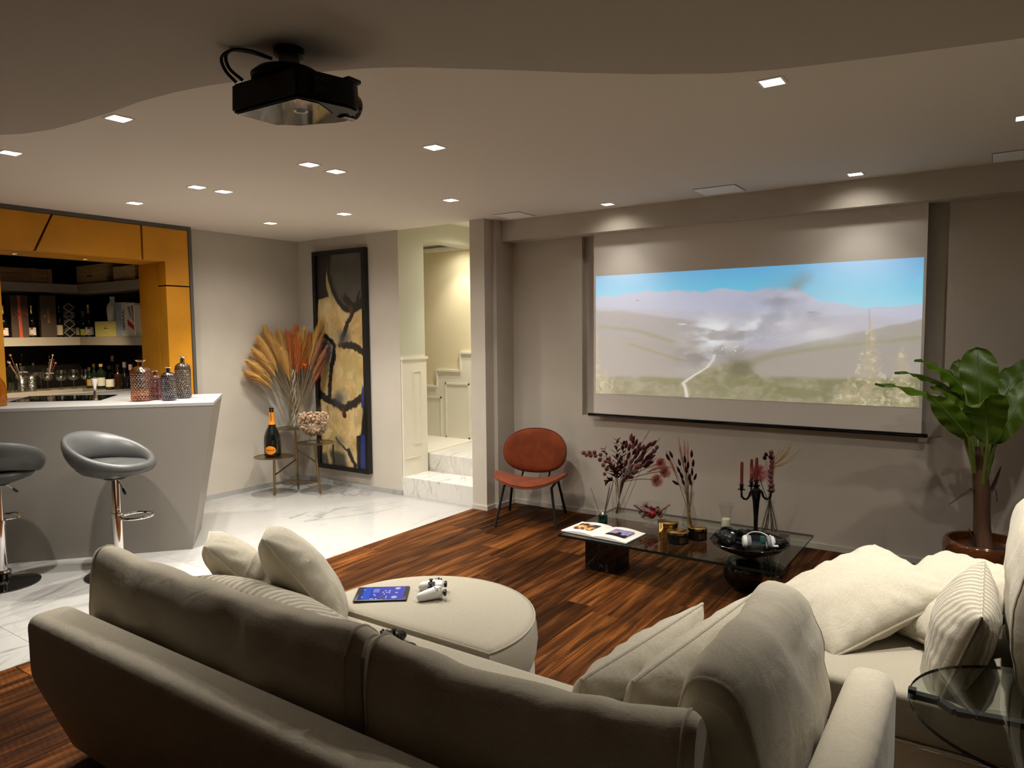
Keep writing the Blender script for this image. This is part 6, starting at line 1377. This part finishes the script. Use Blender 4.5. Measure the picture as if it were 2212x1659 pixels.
def controller(loc, rz, label, shell, inner):
    t = thing('game_controller', label, 'game controller', loc, rz, 'game controllers')
    me = bpy.data.metaballs.new('tmp'); me.resolution = .006; me.render_resolution = .006; ob_ = bpy.data.objects.new('tmpmeta', me); COL.objects.link(ob_)
    for s in (-1, 1):
        for k in range(7):
            f = k/6; el = me.elements.new(); el.co = (s*(.042+.022*f), .018-.075*f, .034-.012*f); el.radius = .040-.010*f
    for k in range(5):
        el = me.elements.new(); el.co = (-.04+.02*k, .016, .036); el.radius = .032
    bpy.context.view_layer.update(); dg = bpy.context.evaluated_depsgraph_get(); msh = bpy.data.meshes.new_from_object(ob_.evaluated_get(dg)); bpy.data.objects.remove(ob_, do_unlink=True); bpy.data.metaballs.remove(me)
    msh.materials.clear(); msh.materials.append(shell); msh.polygons.foreach_set('use_smooth', [True]*len(msh.polygons))
    zmin = min(v.co.z for v in msh.vertices)
    for v in msh.vertices: v.co.z -= zmin
    b_ = bpy.data.objects.new('shell', msh); COL.objects.link(b_); b_.parent = t; zt_ = max(v.co.z for v in msh.vertices)
    G().rbox(-.028,.028,.006,.036,zt_-.004,zt_+.002,.002,2).obj('touchpad', shell, t)
    G().rbox(-.032,.032,-.028,.004,zt_-.014,zt_-.004,.004,2).obj('centre_plate', inner, t)
    for s in (-1, 1):
        G().lathe([(.006,zt_-.008),(.005,zt_+.003),(.0095,zt_+.005),(.0095,zt_+.008),(.006,zt_+.0085),(0,zt_+.007)], 18, (s*.024,-.014,0)).obj('thumbstick', inner, t)
        for k in range(4):
            a = k*math.pi/2; G().lathe([(.005,zt_-.006),(.005,zt_),(.0,zt_+.001)], 12, (s*.052+.011*math.cos(a), .018+.011*math.sin(a), 0)).obj('button', inner if s < 0 else shell, t)
        G().rbox(s*.052-.016, s*.052+.016, .042, .056, zt_*.35, zt_*.75, .005, 2).obj('trigger', inner, t)
    return t
pc_ = PZ(zo+.01, 938, 1281)
controller((pc_.x, pc_.y, .4435), math.radians(-52), 'white and black game controller on the ottoman', WHITEP, BLACKPL)
pc_ = PZ(.45, 848, 1392)
controller((pc_.x, pc_.y, .431), math.radians(150), 'black game controller on the sofa seat behind the cushions', BLACKPL, BLACKGLOSS)

# ================================================================== BANANA PLANT
pp = V((0.0,4.87,0)); pot = thing('glazed_pot', 'brown glazed ceramic pot with feather relief behind the daybed', 'plant pot', pp)
def relief(a, z, j): return .004*abs(math.sin(9*a+8*abs(((z*9) % 1)-.5))) if .03 < z < .36 else 0
pf_ = [(.15,0)]+[(float(np.interp(z, [0,.18,.33,.37], [.155,.205,.213,.21])), float(z)) for z in np.linspace(.004,.37,34)]+[(.20,.378),(.185,.375),(.18,.33),(.0,.32)]
G().lathe(pf_, 72, func=relief).obj('pot', M('brown_glaze', (.09,.028,.008), .12, coat=.5, var=(6,.4)), pot)
G().lathe([(.182,.322),(.1,.33),(0,.332)], 32, cap=False).obj('soil', M('dark_soil', (.02,.014,.01), .9, bump=(60,.6)), pot)
pl = thing('banana_plant', 'tall artificial banana plant with broad green leaves at right', 'plant', pp+V((0,0,.332)))
BARK = M('banana_trunk', (.10,.045,.022), .75, var=(14,.45,(1,1,.12)), bump=(30,.4,(1,1,.1))); PET = M('petiole_green', (.16,.20,.04), .5); DRY = M('dry_leaf_stub', (.05,.026,.014), .8)
B0 = PD(pp, 2122, 1186); 
def atp(x, y, dd=0): return PD(pp, x, y, dd)
g = G(); pts = [pp+V((0,0,.325)), atp(2121,1140), atp(2120,1100), atp(2121,1060), atp(2118,1030), atp(2115,1000), atp(2112,965)]; g.tube(pts, [.046,.045,.042,.046,.040,.028,.016], 20); g.v = [tuple(V(v)*1+V((mnoise.noise(V(v)*14), mnoise.noise(V(v)*14+V((5,0,0))), 0))*.006) for v in g.v]; g.obj('trunk', BARK, pl, world=True)
G().tube([atp(2108,1058), atp(2098,1057), atp(2080,1068), atp(2050,1090)], [.010,.012,.009,.004], 8, flat=.5).obj('dry_stub', DRY, pl, world=True)
G().tube([atp(2140,1062), atp(2148,1045), atp(2156,1025), atp(2162,1008)], [.012,.014,.010,.003], 8, flat=.5).obj('dry_stub', DRY, pl, world=True)
G().tube([atp(2108,1180), atp(2100,1160), atp(2093,1142)], [.010,.008,.004], 8, flat=.6).obj('dry_stub', DRY, pl, world=True)
G().tube([atp(2146,1055), atp(2152,1060), atp(2154,1085)], .002, 6).obj('dry_strip', DRY, pl, world=True)
def leaf_mat():
    m = bpy.data.materials.new('banana_leaf'); m.use_nodes = True; nt = m.node_tree; b = nt.nodes['Principled BSDF']; L = nt.links.new
    uv = node(nt, 'ShaderNodeAttribute', attribute_name='leafuv'); sp = node(nt, 'ShaderNodeSeparateXYZ'); L(uv.outputs['Vector'], sp.inputs[0])
    ab = node(nt, 'ShaderNodeMath', operation='ABSOLUTE'); L(sp.outputs[0], ab.inputs[0])
    cr = node(nt, 'ShaderNodeValToRGB'); L(ab.outputs[0], cr.inputs[0]); cr.color_ramp.elements[0].position = .0; cr.color_ramp.elements[0].color = (.008,.022,.003,1); cr.color_ramp.elements[1].position = .06; cr.color_ramp.elements[1].color = (.072,.135,.004,1)
    cmb = node(nt, 'ShaderNodeMath', operation='MULTIPLY_ADD'); L(ab.outputs[0], cmb.inputs[0]); cmb.inputs[1].default_value = -.35; L(sp.outputs[1], cmb.inputs[2])
    sn_ = node(nt, 'ShaderNodeMath', operation='MULTIPLY'); L(cmb.outputs[0], sn_.inputs[0]); sn_.inputs[1].default_value = 190
    si = node(nt, 'ShaderNodeMath', operation='SINE'); L(sn_.outputs[0], si.inputs[0])
    mr = node(nt, 'ShaderNodeMapRange'); mr.inputs['From Min'].default_value = -1; mr.inputs['To Min'].default_value = .93; mr.inputs['To Max'].default_value = 1.04; L(si.outputs[0], mr.inputs['Value'])
    s = node(nt, 'ShaderNodeVectorMath', operation='SCALE'); L(cr.outputs[0], s.inputs[0]); L(mr.outputs[0], s.inputs['Scale']); L(s.outputs[0], b.inputs['Base Color'])
    bp = node(nt, 'ShaderNodeBump'); bp.inputs['Strength'].default_value = .10; bp.inputs['Distance'].default_value = .002; L(si.outputs[0], bp.inputs['Height']); L(bp.outputs[0], b.inputs['Normal'])
    b.inputs['Roughness'].default_value = .38
    tr = node(nt, 'ShaderNodeBsdfTranslucent'); L(s.outputs[0], tr.inputs[0]); mx = node(nt, 'ShaderNodeMixShader'); mx.inputs[0].default_value = .3; out = nt.nodes['Material Output']; L(b.outputs[0], mx.inputs[1]); L(tr.outputs[0], mx.inputs[2]); L(mx.outputs[0], out.inputs[0]); return m
LEAF = leaf_mat(); VEIN = M('leaf_midrib', (.10,.17,.03), .45)
def bleaf(root, base, mid, tip, width, face, label=None, fold=.25, seed=0, blunt=False):
    """blade from base via mid to tip; face = direction its upper side looks to"""
    root, base, mid, tip, face = map(V, (root, base, mid, tip, face)); ctrl = mid*2-(base+tip)/2
    def B(t): return base*(1-t)**2+ctrl*(2*t*(1-t))+tip*t*t
    nl, nw = 26, 11; g = G(); uvs = []
    def P(i, j):
        t = j/(nl-1); s = -1+2*i/(nw-1); p = B(t); ax = (B(min(1,t+.02))-B(max(0,t-.02))).normalized(); n = (face-ax*face.dot(ax)).normalized(); sd = ax.cross(n)
        w = width/2*((1-abs(2*t-1)**3.2)**.55*(.62+.38*t) if blunt else math.sin(math.pi*min(1,(t*.93+.07))**.85)**(.62+.5*t))
        uvs.append((s, t)); return tuple(p+sd*(s*w)+n*(-fold*abs(s)**1.5*w+.012*math.sin(t*23+s*3+seed)*abs(s)))
    g.grid(P, nw, nl); o = g.obj('leaf', LEAF, pl, world=True)
    at = o.data.attributes.new('leafuv', 'FLOAT_VECTOR', 'POINT'); at.data.foreach_set('vector', [c for s, t in uvs for c in (s, t, 0)])
    G().tube([B(t)-(face.normalized()*.003) for t in [i/12 for i in range(13)]], [.006*(1-.8*i/12)+.001 for i in range(13)], 6).obj('midrib', VEIN, o, world=True)
    G().tube(bez(root, base, (root-base)*.0+V((0,0,.02)), 8)+[B(.06)], [.013,.012,.012,.011,.010,.009,.008,.007,.006], 8).obj('petiole', PET, pl, world=True)
toC = (CAM-V((pp.x,pp.y,1.2))).normalized(); rt_ = V((_r0.x,_r0.y,0)); upz = V((0,0,1))
rt0 = lambda x, y, d=0: atp(x, y, d)
bleaf(rt0(2120,1040), rt0(2118,905,-.02), rt0(2116,830,-.02), rt0(2110,751,.03), .225, toC+upz*.2, seed=1, fold=.12, blunt=True)                # tall upright leaf
bleaf(rt0(2124,1045,-.03), rt0(2133,960,-.10), rt0(2131,895,-.13), rt0(2128,862,-.19), .25, toC+upz*.5, seed=2, fold=.1, blunt=True)             # front leaf facing us, tip bending over
bleaf(rt0(2104,1000,.0), rt0(2085,850,.02), rt0(2040,800,.03), rt0(1975,778,.05), .15, toC*.5+upz, seed=3, fold=.3)                  # left upper
bleaf(rt0(2106,1005,.02), rt0(2080,870,.08), rt0(2020,820,.10), rt0(1932,804,.12), .14, toC*.2+upz, seed=4, fold=.35)
bleaf(rt0(2104,1010,-.02), rt0(2060,880,-.02), rt0(1990,845,-.03), rt0(1890,829,-.02), .13, toC*.35+upz, seed=5, fold=.35)
bleaf(rt0(2104,1020,-.04), rt0(2092,945,-.10), rt0(2045,890,-.12), rt0(2000,845,-.10), .13, toC+upz*.3-rt_*.2, seed=6, fold=.2)        # lower left, hanging blade
bleaf(rt0(2128,1040,-.02), rt0(2150,960,-.08), rt0(2190,890,-.10), rt0(2235,820,-.08), .17, toC+upz*.4+rt_*.1, seed=7, fold=.15, blunt=True)      # right front
bleaf(rt0(2128,1030,.02), rt0(2150,900,.05), rt0(2185,830,.08), rt0(2235,780,.10), .17, toC+upz*.5, seed=8, fold=.2, blunt=True)
bleaf(rt0(2126,1020,.04), rt0(2140,880,.12), rt0(2180,810,.18), rt0(2225,785,.22), .15, toC*.5+upz, seed=9, fold=.3)
bleaf(rt0(2112,1010,.05), rt0(2095,870,.16), rt0(2075,810,.22), rt0(2070,775,.26), .15, toC+upz*.3, seed=10, fold=.2)
bleaf(rt0(2110,1000,.02), rt0(2098,880,.05), rt0(2060,850,.03), rt0(2010,835,.02), .16, toC*.6+upz*.8, seed=11, fold=.3)
bleaf(rt0(2122,1050,.0), rt0(2134,1010,.02), rt0(2137,965,.03), rt0(2136,930,.04), .055, toC, seed=12, fold=.1)                        # young rolled leaf in the heart
